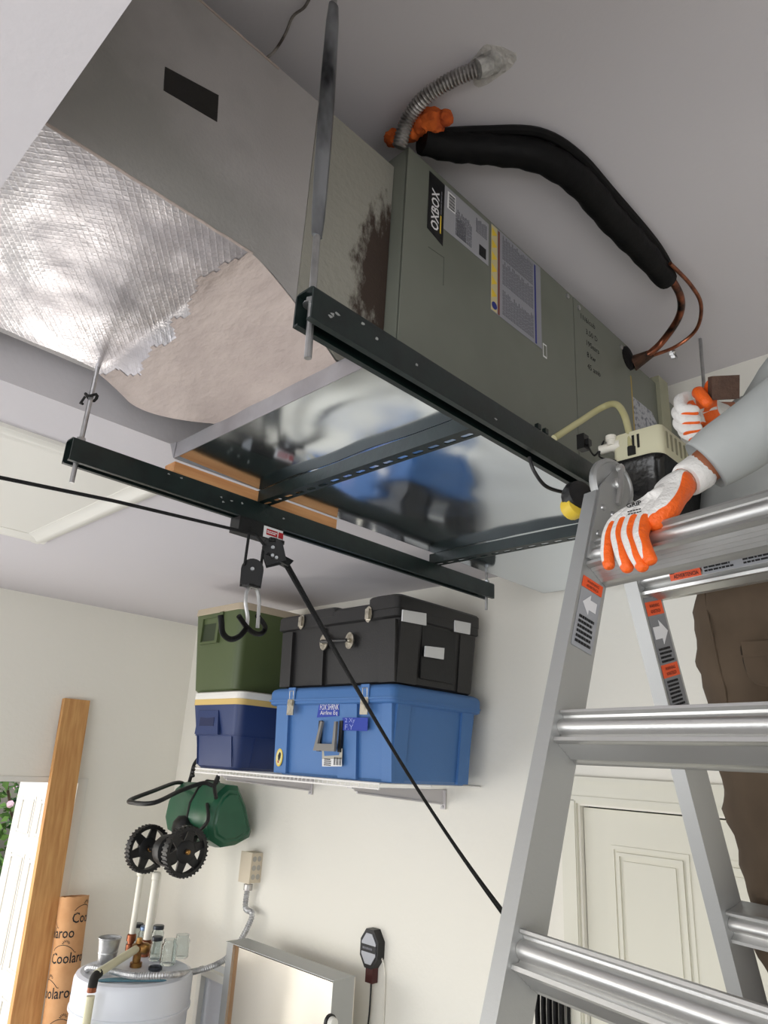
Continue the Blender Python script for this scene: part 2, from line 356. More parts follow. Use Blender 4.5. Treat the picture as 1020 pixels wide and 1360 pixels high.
m_canvas2 = M('sealed_canvas', (164, 162, 138), 0.7, rgb2=(150, 150, 128), ns=7, nd=5, bump=0.2, bs=60, stretch=(1, 1, 0.4))
m_mastic = M('mastic_paint', (178, 164, 156), 0.65, rgb2=(168, 154, 147), ns=6, bump=0.4, bs=26, stretch=(1, 2.2, 1))
m_tape = M('black_tape', (24, 22, 18), 0.35, bump=0.1, bs=60)

duct = thing('supply_duct', 'big foil-faced rectangular air duct with a strip of black tape, hung under the ceiling', 'duct', (-1.37, 0.55, 0.93))
DXF = -1.02; DZT = 1.425; DZB = 0.926
def dz(y): return DZB if y < 0.60 else DZB - 0.131 * min(1, ((y - 0.60) / 0.235)) ** 1.3
def dxr(y): return -1.72 if y < 0.70 else -1.72 + 0.235 * min(1, (y - 0.70) / 0.135) ** 1.7
bnd = [at(*p, z=DZB) for p in ((318, 345), (268, 372), (258, 395), (215, 450), (190, 482), (150, 492), (110, 495))]
bnd = sorted([(p.x, p.y) for p in bnd])
def yb(x):
    if x <= bnd[0][0]: return bnd[0][1]
    for (x0, y0), (x1, y1) in zip(bnd, bnd[1:]):
        if x <= x1: return y0 + (y1 - y0) * (x - x0) / (x1 - x0)
    return bnd[-1][1]
from mathutils import noise as NZ
NXg, NYg = 84, 84
bf = B(); bmst = B(); gf = {}; gm = {}
Y0d = YS + 0.002; Y1d = 0.838
def dpt(i, j, off=0.0):
    y = Y0d + (Y1d - Y0d) * j / NYg; x0 = dxr(y); x = DXF + (x0 - DXF) * i / NXg
    s = abs(NZ.noise(V((x * 6, y * 6, 0)))) * 0.005
    e = min(1, min(i, NXg - i) / 5)
    return V((x, y, dz(y) - off - s * e + 0.001 * (1 - e)))
def vget(bm_, dct, i, j, off):
    if (i, j) not in dct: dct[(i, j)] = bm_.verts.new(dpt(i, j, off))
    return dct[(i, j)]
for i in range(NXg):
    for j in range(NYg):
        c = dpt(i + 0.5, j + 0.5)
        nz = NZ.noise(V((c.x * 16, c.y * 16, 3))) * 0.03 + NZ.noise(V((c.x * 50, c.y * 50, 3))) * 0.008
        if c.y > yb(c.x) + nz: bmst.faces.new([vget(bmst, gm, a, q, 0.0012) for a, q in ((i, j), (i + 1, j), (i + 1, j + 1), (i, j + 1))])
        bf.faces.new([vget(bf, gf, a, q, 0.0) for a, q in ((i, j), (i + 1, j), (i + 1, j + 1), (i, j + 1))])
obj('foil_underside', bf, m_foil, duct); obj('mastic_patch', bmst, m_mastic, duct, label='smeared beige sealant patch')
b = B()
pf = [(Y0d, DZB + 0.001), (0.60, DZB + 0.001), (0.655, 0.910), (0.715, 0.878), (0.715, DZT), (Y0d, DZT)]
prism(b, pf, (DXF, 0, 0), Y, Z, (-0.006, 0, 0)); box(b, (-1.72, Y0d, DZB), (-1.70, 0.80, DZT)); box(b, (-1.71, Y0d, DZT - 0.01), (DXF - 0.01, 0.93, DZT))
obj('side_panel', b, m_canvas, duct, merge=False)
b = B(); pf2 = [(0.716, 0.876), (0.838, 0.802), (0.966, 0.812), (0.966, DZT), (0.716, DZT)]
prism(b, pf2, (DXF + 0.001, 0, 0), Y, Z, (-0.03, 0, 0)); box(b, (-1.55, 0.93, 0.82), (DXF - 0.02, 0.966, DZT)); 
m_mild = M('mildewed_canvas', (146, 144, 134), 0.75, bump=0.25, bs=60)
def mildew(m):
    nt = m.node_tree; N = nt.nodes; L = nt.links; pb = N['Principled BSDF']; tc = N.new('ShaderNodeTexCoord')
    sp = N.new('ShaderNodeSeparateXYZ'); L.new(tc.outputs['Object'], sp.inputs[0])
    # object origin is the duct's base (-1.37, .55, .93): stain centred at y = .93, z = 1.13
    def term(src, c, s):
        a = N.new('ShaderNodeMath'); a.operation = 'SUBTRACT'; a.inputs[1].default_value = c; L.new(src, a.inputs[0])
        q = N.new('ShaderNodeMath'); q.operation = 'DIVIDE'; q.inputs[1].default_value = s; L.new(a.outputs[0], q.inputs[0])
        p = N.new('ShaderNodeMath'); p.operation = 'POWER'; p.inputs[1].default_value = 2; L.new(q.outputs[0], p.inputs[0]); return p
    a = term(sp.outputs[1], 0.97 - 0.55, 0.12); c = term(sp.outputs[2], 1.06 - 0.93, 0.27)
    s = N.new('ShaderNodeMath'); L.new(a.outputs[0], s.inputs[0]); L.new(c.outputs[0], s.inputs[1])
    mp = N.new('ShaderNodeMapping'); mp.inputs['Scale'].default_value = (1, 1, 0.45); L.new(tc.outputs['Object'], mp.inputs[0])
    n = N.new('ShaderNodeTexNoise'); n.inputs['Scale'].default_value = 28; n.inputs['Detail'].default_value = 6; n.inputs['Roughness'].default_value = 0.7; L.new(mp.outputs[0], n.inputs[0])
    k = N.new('ShaderNodeMath'); k.operation = 'MULTIPLY_ADD'; k.inputs[1].default_value = 2.6; L.new(n.outputs[0], k.inputs[0]); L.new(s.outputs[0], k.inputs[2])
    r = N.new('ShaderNodeMapRange'); r.inputs[1].default_value = 2.25; r.inputs[2].default_value = 1.75; L.new(k.outputs[0], r.inputs[0])
    mx = N.new('ShaderNodeMix'); mx.data_type = 'RGBA'; mx.inputs[6].default_value = lin((146, 144, 134)); mx.inputs[7].default_value = lin((58, 46, 38))
    L.new(r.outputs[0], mx.inputs[0]); L.new(mx.outputs[2], pb.inputs['Base Color'])
mildew(m_mild)
obj('canvas_collar', b, m_mild, duct, label='greenish canvas collar with a dark mildew stain', merge=False)
b = B(); q = [at(*p, x=DXF) for p in ((219, 89), (290, 127), (288, 162), (217, 120))]
pz = [p + V((0.0015, 0, 0)) for p in q]; loft(b, [[p for p in q], pz]); obj('tape_strip', b, m_tape, duct, label='short black tape strip')
for s in range(2):                                    # sealed edge seam along the lower front corner and at the top
    b = B()
    z0 = DZB + 0.001 if s == 0 else DZT - 0.004
    tube(b, [(DXF + 0.0005, y, z0 + NZ.noise(V((y * 30, s, 0))) * 0.002) for y in [Y0d + (0.60 - Y0d) * k / 24 for k in range(25)]], 0.0028, 6)
    obj('seam_bead', b, m_mastic, duct)

# ------------------------------------------------------------------ air handler
ah = thing('air_handler', 'olive grey sheet-metal air handler lying on its side under the ceiling, covered in labels', 'air handler', (-1.27, 1.55, 0.80))
AX = -0.972; AY0, AY1, AZ0, AZ1 = 0.968, 2.137, 0.80, 1.46
b = B(); box(b, (-1.56, AY0, AZ0), (AX - 0.004, AY1, AZ1)); bev(b, 0.004, 1); obj('cabinet', b, m_cab, ah)
b = B(); box(b, (AX - 0.006, AY0, AZ0), (AX, 1.7535, AZ1)); bev(b, 0.003, 2); obj('access_panel', b, m_cab, ah)
b = B(); box(b, (AX - 0.006, 1.7575, AZ0), (AX, AY1, AZ1)); bev(b, 0.003, 2); obj('access_panel', b, m_cab, ah)
b = B(); box(b, (-1.55, AY1, AZ0 + 0.01), (AX - 0.03, 2.42, AZ1 - 0.01)); bev(b, 0.004, 1); obj('end_section', b, m_cab, ah)
b = B(); box(b, (-1.53, 2.42, AZ0 + 0.0), (AX - 0.015, 2.50, AZ1 + 0.02)); bev(b, 0.008, 2); obj('return_collar', b, m_canvas2, ah, label='pale canvas sealing collar')
b = B(); box(b, (-1.50, 2.50, AZ0 + 0.05), (AX - 0.06, D - 0.002, AZ1)); obj('return_plenum', b, m_cab, ah)
EXL, EYL = Z, -Y                                    # label text reads upwards
def L(y, z, o=0.0006): return V((AX + o, y, z))
b = B(); loft(b, [[L(1.047, 1.262), L(1.108, 1.244), L(1.108, 1.440), L(1.047, 1.442)], [L(1.047, 1.262, .0014), L(1.108, 1.244, .0014), L(1.108, 1.440, .0014), L(1.047, 1.442, .0014)]])
lab = obj('brand_label', b, m_black, ah, label='black brand label with white lettering')
b = B(); text(b, 'OXBOX', L(1.088, 1.272, .0016), EXL, EYL, 0.030, bold=0.02, width=0.125); obj('lettering', b, m_paper, lab)
b = B(); plate(b, L(1.098, 1.275, .0016), EXL, EYL, 0.055, 0.004, 0.0005); obj('stripe', b, m_yellow, lab)
b = B(); lines_print(b, L(1.0985, 1.335, .0016), EXL, EYL, 0.09, 0.005, 1); bb = b; obj('small_print', bb, m_greyink, lab)
b = B(); plate(b, L(1.300, 1.300, .0006), EXL, EYL, 0.142, 0.192, 0.0006); sl = obj('rating_label', b, M('rating_label_paper', (154, 154, 158), 0.6), ah)
b = B(); lines_print(b, L(1.225, 1.312, .0014), EXL, EYL, 0.088, 0.07, 12, seed=3); lines_print(b, L(1.20, 1.312, .0014), EXL, EYL, 0.06, 0.04, 7, seed=6)
lines_print(b, L(1.292, 1.38, .0014), EXL, EYL, 0.05, 0.05, 8, seed=5); obj('print', b, m_greyink, sl)
b = B(); plate(b, L(1.153, 1.375, .0014), EXL, EYL, 0.055, 0.033, 0.0004); obj('bar_code_field', b, m_paper, sl)
b = B()
for k in range(14): plate(b, L(1.150 - 0.0, 1.379 + k * 0.0034, .002), EXL, EYL, 0.0012 + 0.0012 * (k % 3 == 0), 0.024, 0.0003)
obj('bar_code', b, m_ink, sl, kind='stuff')
b = B(); plate(b, L(1.288, 1.312, .0014), EXL, EYL, 0.035, 0.03, 0.0004); obj('black_square', b, m_ink, sl)
b = B(); plate(b, L(1.562, 1.166, .0006), EXL, EYL, 0.288, 0.25, 0.0006); wlb = obj('warning_label', b, M('warning_label_paper', (142, 142, 148), 0.6), ah)
b = B(); plate(b, L(1.340, 1.168, .0013), EXL, EYL, 0.283, 0.028, 0.0005); obj('symbol_strip', b, M('cream_strip', (196, 184, 140), 0.6), wlb)
b = B()
for k in range(6):
    z0 = 1.207 + k * 0.041; prism(b, [(0, 0), (0.03, 0), (0.015, 0.024)], L(1.315, z0, .002), -Z * -1, Y * 1, X * 0.0004)
obj('warning_triangle', b, m_yellow, wlb)
b = B(); prism(b, [(0.012 * math.cos(a), 0.012 * math.sin(a)) for a in [k * math.pi / 8 for k in range(16)]], L(1.327, 1.186, .002), Y, Z, X * 0.0004); obj('blue_disc', b, m_blueink, wlb)
b = B(); plate(b, L(1.535, 1.17, .0014), EXL, EYL, 0.275, 0.008, 0.0004); obj('blue_stripe', b, m_blueink, wlb)
b = B(); plate(b, L(1.352, 1.168, .0014), EXL, EYL, 0.28, 0.008, 0.0004); obj('red_band', b, M('dull_red', (120, 62, 48), 0.6), wlb)
b = B()
for k, z0 in enumerate((1.18, 1.28, 1.365)): lines_print(b, L(1.52, z0, .0014), EXL, EYL, 0.082, 0.155, 20, seed=20 + k)
obj('print', b, m_greyink, wlb)
b = B(); plate(b, L(1.588, 1.145, .0006), EXL, EYL, 0.046, 0.02, 0.0005); st = obj('bar_code_sticker', b, m_paper, ah)
b = B(); plate(b, L(1.585, 1.15, .0012), EXL, EYL, 0.036, 0.014, 0.0004); obj('bars', b, m_cab, st)
b = B()                                              # pressed knock-out outline
for p0, p1 in (((1.055, 1.208), (1.115, 1.213)), ((1.115, 1.213), (1.116, 1.13))):
    tube(b, [L(p0[0], p0[1], .0004), L(p1[0], p1[1], .0004)], 0.0011, 5)
obj('knockout_outline', b, M('pressed_line', (84, 88, 80), 0.6), ah)
hw = ['11/6/cub', '3.50 D', '19Sears', '8 kw', '45 amb']
for k, s in enumerate(hw):
    b = B(); text(b, s, L(1.80 + (0.03 if k else 0), 1.40 - k * 0.043, .0005), Y + Z * 0.06, Z, 0.02, 0.0004); obj('marker_note', b, m_ink, ah)
b = B()
for y, z in ((1.79, 1.435), (2.08, 1.43), (1.72, 1.44)): lathe(b, L(y, z, 0), X, [(0.009, 0), (0.009, 0.003), (0.006, 0.005)], 8)
obj('screw', b, m_zinc, ah, kind='stuff')
# papers on the end section
m_pap2 = M('printed_sheet', (176, 178, 184), 0.7, rgb2=(120, 122, 132), ns=60, nd=4, lo=0.5, hi=0.62)
ex0 = AX - 0.03
b = B(); prism(b, [(2.19, 1.00), (2.40, 1.00), (2.40, 1.27), (2.36, 1.30), (2.19, 1.30)], (ex0 + 0.0006, 0, 0), Y, Z, X * 0.0008); obj('wiring_diagram', b, m_pap2, ah, label='printed wiring diagram sheet')
b = B(); box(b, (ex0, 2.150, 0.98), (ex0 + 0.018, 2.172, 1.36)); bev(b, 0.003); obj('yellow_tube', b, M('yellow_tube', (178, 150, 52), 0.4), ah, label='yellow drain tube')
b = B(); lathe(b, (AX - 0.03, 2.13, 1.41), X, [(0.045, 0), (0.045, 0.033), (0.03, 0.038)], 16); obj('pipe_grommet', b, m_rubber, ah)

# ------------------------------------------------------------------ drain pan
PZ = 0.75; PX0, PX1, PY0, PY1 = -1.675, -0.935, 0.838, 2.665
pan = thing('drain_pan', 'shiny galvanised drain pan under the air handler', 'pan', (-1.3, 1.7, PZ))
b = B(); nx, ny = 24, 48; g = [[None] * (ny + 1) for _ in range(nx + 1)]
for i in range(nx + 1):
    for j in range(ny + 1):
        x = PX0 + (PX1 - PX0) * i / nx; y = PY0 + (PY1 - PY0) * j / ny
        e = min(1, min(i, nx - i) / 4) * min(1, min(j, ny - j) / 4)
        s = (NZ.noise(V((x * 3, y * 3, 9))) * 0.006 + NZ.noise(V((x * 7, y * 7, 4))) * 0.0022) * e
        g[i][j] = b.verts.new((x, y, PZ + s + 0.006 * max(0, 1 - (y - PY0) / 0.29)))
for i in range(nx):
    for j in range(ny): b.faces.new((g[i][j], g[i + 1][j], g[i + 1][j + 1], g[i][j + 1]))
obj('pan_floor', b, m_pan, pan)
m_lip = M('galvanised_edge', (186, 186, 190), 0.4, 0.8, rgb2=(170, 168, 172), ns=10)
for lo, hi in (((PX0, PY0 - 0.002, PZ), (PX1, PY0, PZ + 0.045)), ((PX0, PY1, PZ), (PX1, PY1 + 0.002, PZ + 0.045)), ((PX0 - 0.002, PY0, PZ), (PX0, PY1, PZ + 0.045)), ((PX1, PY0, PZ), (PX1 + 0.002, PY1, PZ + 0.045))):
    b = B(); box(b, lo, hi); obj('rim', b, m_lip, pan)
b = B(); prism(b, [(0, 0), (0.004, 0.047), (-0.03, 0.05)], (PX0, PY0 - 0.004, PZ), X, Z, Y * 0.0015); obj('corner_tab', b, m_lip, pan)

# ------------------------------------------------------------------ support frame under the handler
BZ = 0.712; BH = 0.062; BW = 0.046
def channel(name, xf, y0, y1, label):
    """downward-open channel with lips; xf = front face"""
    t = thing(name, label, 'beam', (xf, y0, BZ - BH), 'green-black steel channels carrying the air handler')
    b = B(); th = 0.0035; r = 0.008
    xb = xf - BW
    poly = [(xf, BZ - BH), (xf, BZ - r), (xf - r * .3, BZ - r * .3), (xf - r, BZ), (xb + r, BZ), (xb + r * .3, BZ - r * .3), (xb, BZ - r), (xb, BZ - BH), (xb + 0.012, BZ - BH), (xb + 0.012, BZ - BH + th), (xb + th, BZ - BH + th),
            (xb + th, BZ - th), (xf - th, BZ - th), (xf - th, BZ - BH + th), (xf - 0.012, BZ - BH + th), (xf - 0.012, BZ - BH)]
    prism(b, poly, (0, y0, 0), X, Z, Y * (y1 - y0)); obj('channel', b, m_steel_green, t)
    b = B(); rr = random.Random(len(label))
    for k in range(7):
        y = rr.uniform(y0, y0 + 0.7); z = rr.uniform(BZ - BH + 0.01, BZ - 0.012)
        prism(b, [(rr.uniform(0.002, 0.007) * math.cos(a), rr.uniform(0.001, 0.004) * math.sin(a)) for a in [q * math.pi / 3 for q in range(6)]], (xf + 0.0001, y, z), Y, Z, X * 0.0004)
    obj('chipped_paint', b, M('bare_chip', (150, 152, 150), 0.5), t, kind='stuff')
    return t
FX, RX = -0.766, -1.668
channel('steel_channel', FX, 0.569, 2.30, 'front steel channel, nearest the ladder, below the labelled handler side')
channel('steel_channel', RX, 0.567, 2.29, 'rear steel channel, carrying the pulley bracket and running towards the wall')
def slat(y, label):
    t = thing('slotted_angle', label, 'beam', ((FX + RX) / 2, y, BZ), 'slotted cross angles under the pan')
    x0, x1 = RX - 0.03, FX - 0.049; th = 0.003
    b = B(); box(b, (x0, y - th, BZ + 0.0005), (x1, y, PZ - 0.001)); obj('upright_flange', b, m_steel_green, t)
    b = B(); box(b, (x0, y, BZ + 0.0005 + 0.024), (x1, y + 0.0105, BZ + 0.0275)); 
    # perforated flange: strips around each slot
    pitch = 0.05; z0, z1 = BZ + 0.0005, BZ + 0.0035; fb = B(); w0, w1, ya, yc = 0.0, 0.040, 0.016, 0.030
    n = int((x1 - x0) / pitch)
    box(fb, (x0, y, z0), (x1, y + ya, z1)); box(fb, (x0, y + yc, z0), (x1, y + w1, z1))
    for k in range(n + 1):
        xs = x0 + k * pitch; prism(fb, [(xs, ya), (xs + 0.020, ya), (xs + 0.0165, ya + 0.0035), (xs + 0.015, (ya + yc) / 2), (xs + 0.0165, yc - 0.0035), (xs + 0.020, yc), (xs, yc)] if k < n else [(xs, ya), (x1, ya), (x1, yc), (xs, yc)], (0, y, z0), X, Y, Z * (z1 - z0))
        if k: prism(fb, [(xs, ya), (xs, yc), (xs - 0.006, yc), (xs - 0.0025, yc - 0.0035), (xs - 0.001, (ya + yc) / 2), (xs - 0.0025, ya + 0.0035), (xs - 0.006, ya)], (0, y, z0), X, Y, Z * (z1 - z0))
    obj('slotted_flange', fb, m_steel_green, t, merge=False); b.free()
    return t
slat(1.128, 'slotted steel angle across the middle of the shiny pan')
slat(1.925, 'slotted steel angle across the far end of the pan, beside the ladder top')
b = B(); box(b, (-1.735, 0.845, BZ + 0.0005), (-1.682, 1.44, BZ + 0.034)); bev(b, 0.002, 1)
obj('wood_batten', b, m_wood2, None, 'pale wooden batten lying on the rear steel channel along the pan edge', 'batten')
for y, lb_ in ((1.215, 'small dark clip on the front steel channel, nearer to the duct'), (1.245, 'small dark clip on the front steel channel, nearer to the ladder')):
    b = B(); box(b, (FX - 0.012, y, BZ + 0.0005), (FX - 0.003, y + 0.012, BZ + 0.013)); bev(b, 0.002); obj('steel_clip', b, m_steel_green, None, lb_, 'clip')

# hanger rods
def rod(label, x, y, zb, top, r=0.0062, conduit=None, clamp=None):
    t = thing('threaded_rod', label, 'rod', (x, y, zb), 'threaded hanger rods')
    b = B(); top = V(top); tube(b, [(x, y, zb), top], r, 10); obj('rod', b, m_zinc, t)
    b = B(); d = (top - V((x, y, zb))).normalized()
    for zz in (BZ + 0.001, BZ - 0.0155):
        if zz < zb + 0.002: continue
        p = V((x, y, zb)) + d * ((zz - zb) / d.z); cyl(b, p, p + d * 0.009, 0.0115, n=6); cyl(b, p - d * 0.002, p, 0.015, n=12)
    obj('nut', b, m_zinc, t)
    if conduit:
        z0, z1 = conduit; q0 = V((x, y, zb)) + d * ((z0 - zb) / d.z); q1 = V((x, y, zb)) + d * ((z1 - zb) / d.z); P = []; rr = []
        for k in range(13): s = k / 12; P.append(q0.lerp(q1, s)); rr.append(0.0125 + 0.004 * math.sin(s * 3.0) + (0.0 if 0 < k < 12 else -0.002))
        b = B(); tube(b, P, rr, 12, flat=0.6); obj('flattened_tube', b, M('worn_conduit', (168, 172, 176), 0.3, 0.9, rgb2=(40, 42, 46), ns=9, nd=4, lo=0.42, hi=0.62, stretch=(1, 1, 0.45)), t, label='flattened steel tube sleeve')
    if clamp:
        p = V((x, y, zb)) + d * ((clamp - zb) / d.z); b = B(); tube(b, [p + V((0.014 * math.cos(a), 0.014 * math.sin(a), 0.006 * math.sin(2 * a))) for a in [k * math.pi / 6 for k in range(13)]], 0.004, 6)
        tube(b, [p + V((-0.012, -0.01, 0)), p + V((-0.024, -0.014, -0.018)), p + V((-0.012, -0.012, -0.022))], 0.0035, 6); obj('wire_tie', b, m_dark, t)
    return t
rod('hanger rod in a flattened tube at the near end of the front channel', FX - 0.028, 0.592, 0.598, (FX - 0.024, 0.555, ZH), conduit=(0.83, 1.36))
rod('bare hanger rod with a wire tie at the near end of the rear channel', RX - 0.023, 0.592, 0.602, (RX - 0.025, 0.60, ZH), clamp=0.84)
rod('bare hanger rod at the far end of the rear channel', RX - 0.023, 2.268, 0.602, (RX - 0.023, 2.268, ZH))
rod('hanger rod at the far end of the front channel, above the gloved fist', FX - 0.023, 2.27, 0.60, (-0.825, 2.438, ZH))

# ------------------------------------------------------------------ services above the handler
t = thing('flexible_conduit', 'corrugated steel conduit curving from a ceiling fitting down to the air handler', 'conduit', (-0.75, 1.0, ZH))
cp = [at(633, 92, z=1.555), at(600, 106, z=1.545), at(566, 128, z=1.53), at(542, 158, z=1.51), at(530, 196, z=1.455)]
b = B(); corrugated(b, cp, 0.0195, 0.0085, 0.004); obj('hose', b, m_flex, t)
b = B(); c = at(652, 82, z=ZH); lathe(b, c + V((0, 0, 0)), -Z, [(0.03, 0), (0.028, 0.012), (0.02, 0.016)], 10)
tube(b, [cp[0] * 0.995 + c * 0.005, cp[0].lerp(c, 0.55) - Z * 0.004, c - Z * 0.012], [0.023, 0.025, 0.021], 10); obj('fitting', b, M('painted_fitting', (150, 148, 144), 0.6, rgb2=(190, 188, 184), ns=40, bump=0.5, bs=60), t)
b = B(); c0 = at(650, 86, z=ZH - 0.001)
prism(b, [(0.055 * (1 + 0.25 * math.sin(3.1 * a)) * math.cos(a), 0.05 * (1 + 0.2 * math.sin(2.3 * a + 1)) * math.sin(a)) for a in [k * math.pi / 10 for k in range(20)]], c0, X, Y, Z * 0.0009); obj('plaster_patch', b, M('patch_plaster', (196, 192, 188), 0.9, bump=0.8, bs=60), t)
t = thing('foam_sealant', 'blob of orange expanding foam where the pipes enter above the handler', 'foam', (-0.95, 1.05, 1.5))
b = B()
def lump(b, c, r, sq=(1, 1, 1), seed=0, n=3, amp=0.25, fr=2.5):
    q = bmesh.new(); bmesh.ops.create_icosphere(q, subdivisions=n, radius=1); off = V((seed * 3.7, seed, 0))
    mp = {}
    for v in q.verts:
        d = v.co.normalized(); k = 1 + amp * NZ.noise(d * fr + off); mp[v] = b.verts.new(V(c) + V((d.x * sq[0], d.y * sq[1], d.z * sq[2])) * r * k)
    for f in q.faces: b.faces.new([mp[v] for v in f.verts])
    q.free()
for p, r, s in (((574, 161), 0.032, 1), ((591, 157), 0.02, 2), ((522, 184), 0.022, 3), ((545, 172), 0.03, 4), ((560, 165), 0.028, 5)): lump(b, at(*p, z=1.525), r, (1, 1.1, 0.9), s)
obj('foam', b, m_foam, t, merge=False)

t = thing('refrigerant_line', 'thick black insulated refrigerant pipe bending across the ceiling to bare copper ends', 'pipe', (-0.8, 1.5, 1.5))
ip = [at(560, 186, z=1.50), at(600, 195, z=1.515), at(650, 198, z=1.53), at(715, 208, z=1.535), at(768, 240, z=1.535), at(810, 288, z=1.535), at(850, 330, z=1.535), at(886, 372, z=1.53)]
P = smooth_path(ip, 6); rr = [0.034 + 0.006 * min(1, k / 14) - 0.006 * max(0, (k - 34) / 8) + 0.0018 * math.sin(k * 1.9) for k in range(len(P))]
b = B(); tube(b, P, rr, 16); obj('insulation', b, m_rubber, t)
b = B(); tube(b, smooth_path([at(571, 178, z=1.52), at(640, 174, z=1.555), at(715, 176, z=1.565), at(768, 206, z=1.565), at(815, 258, z=1.56), at(868, 320, z=1.56), at(888, 352, z=1.55)], 6), 0.013, 8); obj('small_line', b, m_rubber, t)
lo = thing
b = B(); tube(b, smooth_path([at(884, 360, z=1.52), at(903, 392, z=1.52), at(902, 420, z=1.505), at(881, 452, z=1.47), at(862, 470, z=1.43), at(842, 481, x=-0.975)], 8), 0.0125, 12); obj('suction_pipe', b, M('lagged_copper', (150, 88, 62), 0.35, 0.85, rgb2=(50, 40, 36), ns=14, lo=0.4, hi=0.6), t)
b = B(); tube(b, smooth_path([at(890, 350, z=1.53), at(917, 378, z=1.54), at(931, 405, z=1.53), at(925, 437, z=1.515), at(898, 460, z=1.48), at(862, 474, z=1.42), at(842, 484, x=-0.975)], 8), 0.0065, 10); obj('liquid_pipe', b, m_copper, t)
b = B(); p0, p1 = at(866, 469, z=1.435), at(840, 483, x=-0.975); tube(b, [p0, p0.lerp(p1, .5), p1], [0.015, 0.022, 0.03], 10); obj('brazed_joint', b, M('burnt_copper', (84, 58, 44), 0.6, 0.6, rgb2=(40, 32, 28), ns=30, bump=0.5, bs=50), t)
b = B(); c = at(893, 468, z=1.47); lump(b, c, 0.012, (1, 1, 1), 5, 2, 0.4)
for k in range(3): obox(b, c + V((0.0, 0.012 * (k - 1), -0.006 * k)), (0.006, 0.003, 0), (0, 0.012, 0.004), (0, -0.003, 0.006))
obj('valve_clip', b, m_zinc, t, merge=False)
t = thing('dangling_wire', 'thin frayed wire hanging from the ceiling behind the duct', 'wire', (-1.0, 0.62, ZH))
b = B(); tube(b, smooth_path([at(412, -4, z=1.57), at(404, 10, z=1.575), at(389, 22, z=1.575), at(379, 45, z=1.555), at(366, 66, z=1.535), at(352, 79, z=1.51)], 6), 0.0035, 6); obj('wire', b, M('old_wire', (70, 62, 58), 0.7, rgb2=(140, 134, 128), ns=25), t)

# ------------------------------------------------------------------ condensate pump
pump = thing('condensate_pump', 'cream condensate pump on a black tank beside the ladder top', 'pump', (-0.655, 1.5, 0.5))
m_cream = M('cream_plastic', (214, 210, 180), 0.45)
px0, px1, py0, py1 = -0.742, -0.582, 1.40, 1.72
b = B(); rings = [rrect((px0 + px1) / 2, (py0 + py1) / 2, (px1 - px0) / 2 + e, (py1 - py0) / 2 + e, 0.03, z) for e, z in ((-0.03, 0.50), (-0.02, 0.505), (-0.004, 0.60), (0.0, 0.655), (0.004, 0.662), (0.004, 0.672), (-0.004, 0.674))]
loft(b, rings); obj('tank', b, M('glossy_black_tank', (18, 18, 18), 0.22, bump=0.15, bs=40), pump)
b = B(); hx0, hx1, hy0, hy1 = -0.700, -0.580, 1.415, 1.66; hzb, hzt = 0.674, 0.752
rings = [rrect((hx0 + hx1) / 2, (hy0 + hy1) / 2, (hx1 - hx0) / 2 - e, (hy1 - hy0) / 2 - e, 0.014, z, 4) for e, z in ((0, hzb), (0.0015, hzt - 0.012), (0.004, hzt - 0.004), (0.012, hzt))]
loft(b, rings); obj('motor_cover', b, m_cream, pump, label='cream vented cover')
b = B()
for k in range(2): box(b, (hx0 + 0.050 + k * 0.012, hy0 - 0.0012, hzb + 0.028), (hx0 + 0.0550 + k * 0.012, hy0 + 0.004, hzt - 0.017))
obj('vent_slot', b, m_dark, pump)
for k in range(9):
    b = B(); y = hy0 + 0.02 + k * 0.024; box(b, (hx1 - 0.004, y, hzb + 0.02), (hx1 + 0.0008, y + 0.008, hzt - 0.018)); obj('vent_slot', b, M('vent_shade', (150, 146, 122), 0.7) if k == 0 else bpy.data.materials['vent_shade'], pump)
b = B(); lathe(b, at(797, 598, y=1.42), (1, 0.1, 0.05), [(0.011, 0), (0.011, 0.03), (0.013, 0.03), (0.013, 0.05)], 12); lathe(b, at(812, 592, y=1.415), Z, [(0.010, 0), (0.010, 0.012), (0.0125, 0.013), (0.0125, 0.024)], 12); obj('drain_fitting', b, m_pvc, pump)
b = B(); p = at(774, 588, y=1.47); obox(b, p, (0.010, 0, 0), (0, 0.012, 0), (0, 0, 0.02)); obox(b, p + V((0.012, 0, -0.004)), (0.008, 0, 0), (0, 0.008, 0), (0, 0, 0.008)); bev(b, 0.003); obj('plug', b, m_black, pump)
b = B(); tube(b, smooth_path([p + V((0.012, 0, -0.008)), at(790, 605, y=1.43), at(802, 586, y=1.42), at(796, 606, y=1.41), at(818, 612, y=1.41)], 6), 0.0022, 6); obj('cord', b, m_black, pump)
t = thing('drain_hose', 'clear vinyl hose arching from the front channel over to the cream pump', 'hose', (-0.7, 1.4, 0.75))
b = B(); tube(b, smooth_path([at(736, 582, x=-0.80), at(770, 560, x=-0.77), at(800, 541, x=-0.74), at(818, 537, x=-0.70), at(829, 551, x=-0.675), at(836, 577, x=-0.66), at(840, 602, x=-0.652)], 8), 0.0082, 12)
obj('hose', b, M('clear_vinyl', (190, 184, 140), 0.2, rgb2=(176, 170, 120), ns=8), t)
b = B(); q = at(839, 598, x=-0.652); cyl(b, q - Z * 0.012, q + Z * 0.008, 0.0095, 0.0095, 10); obj('barb', b, m_dark, t)

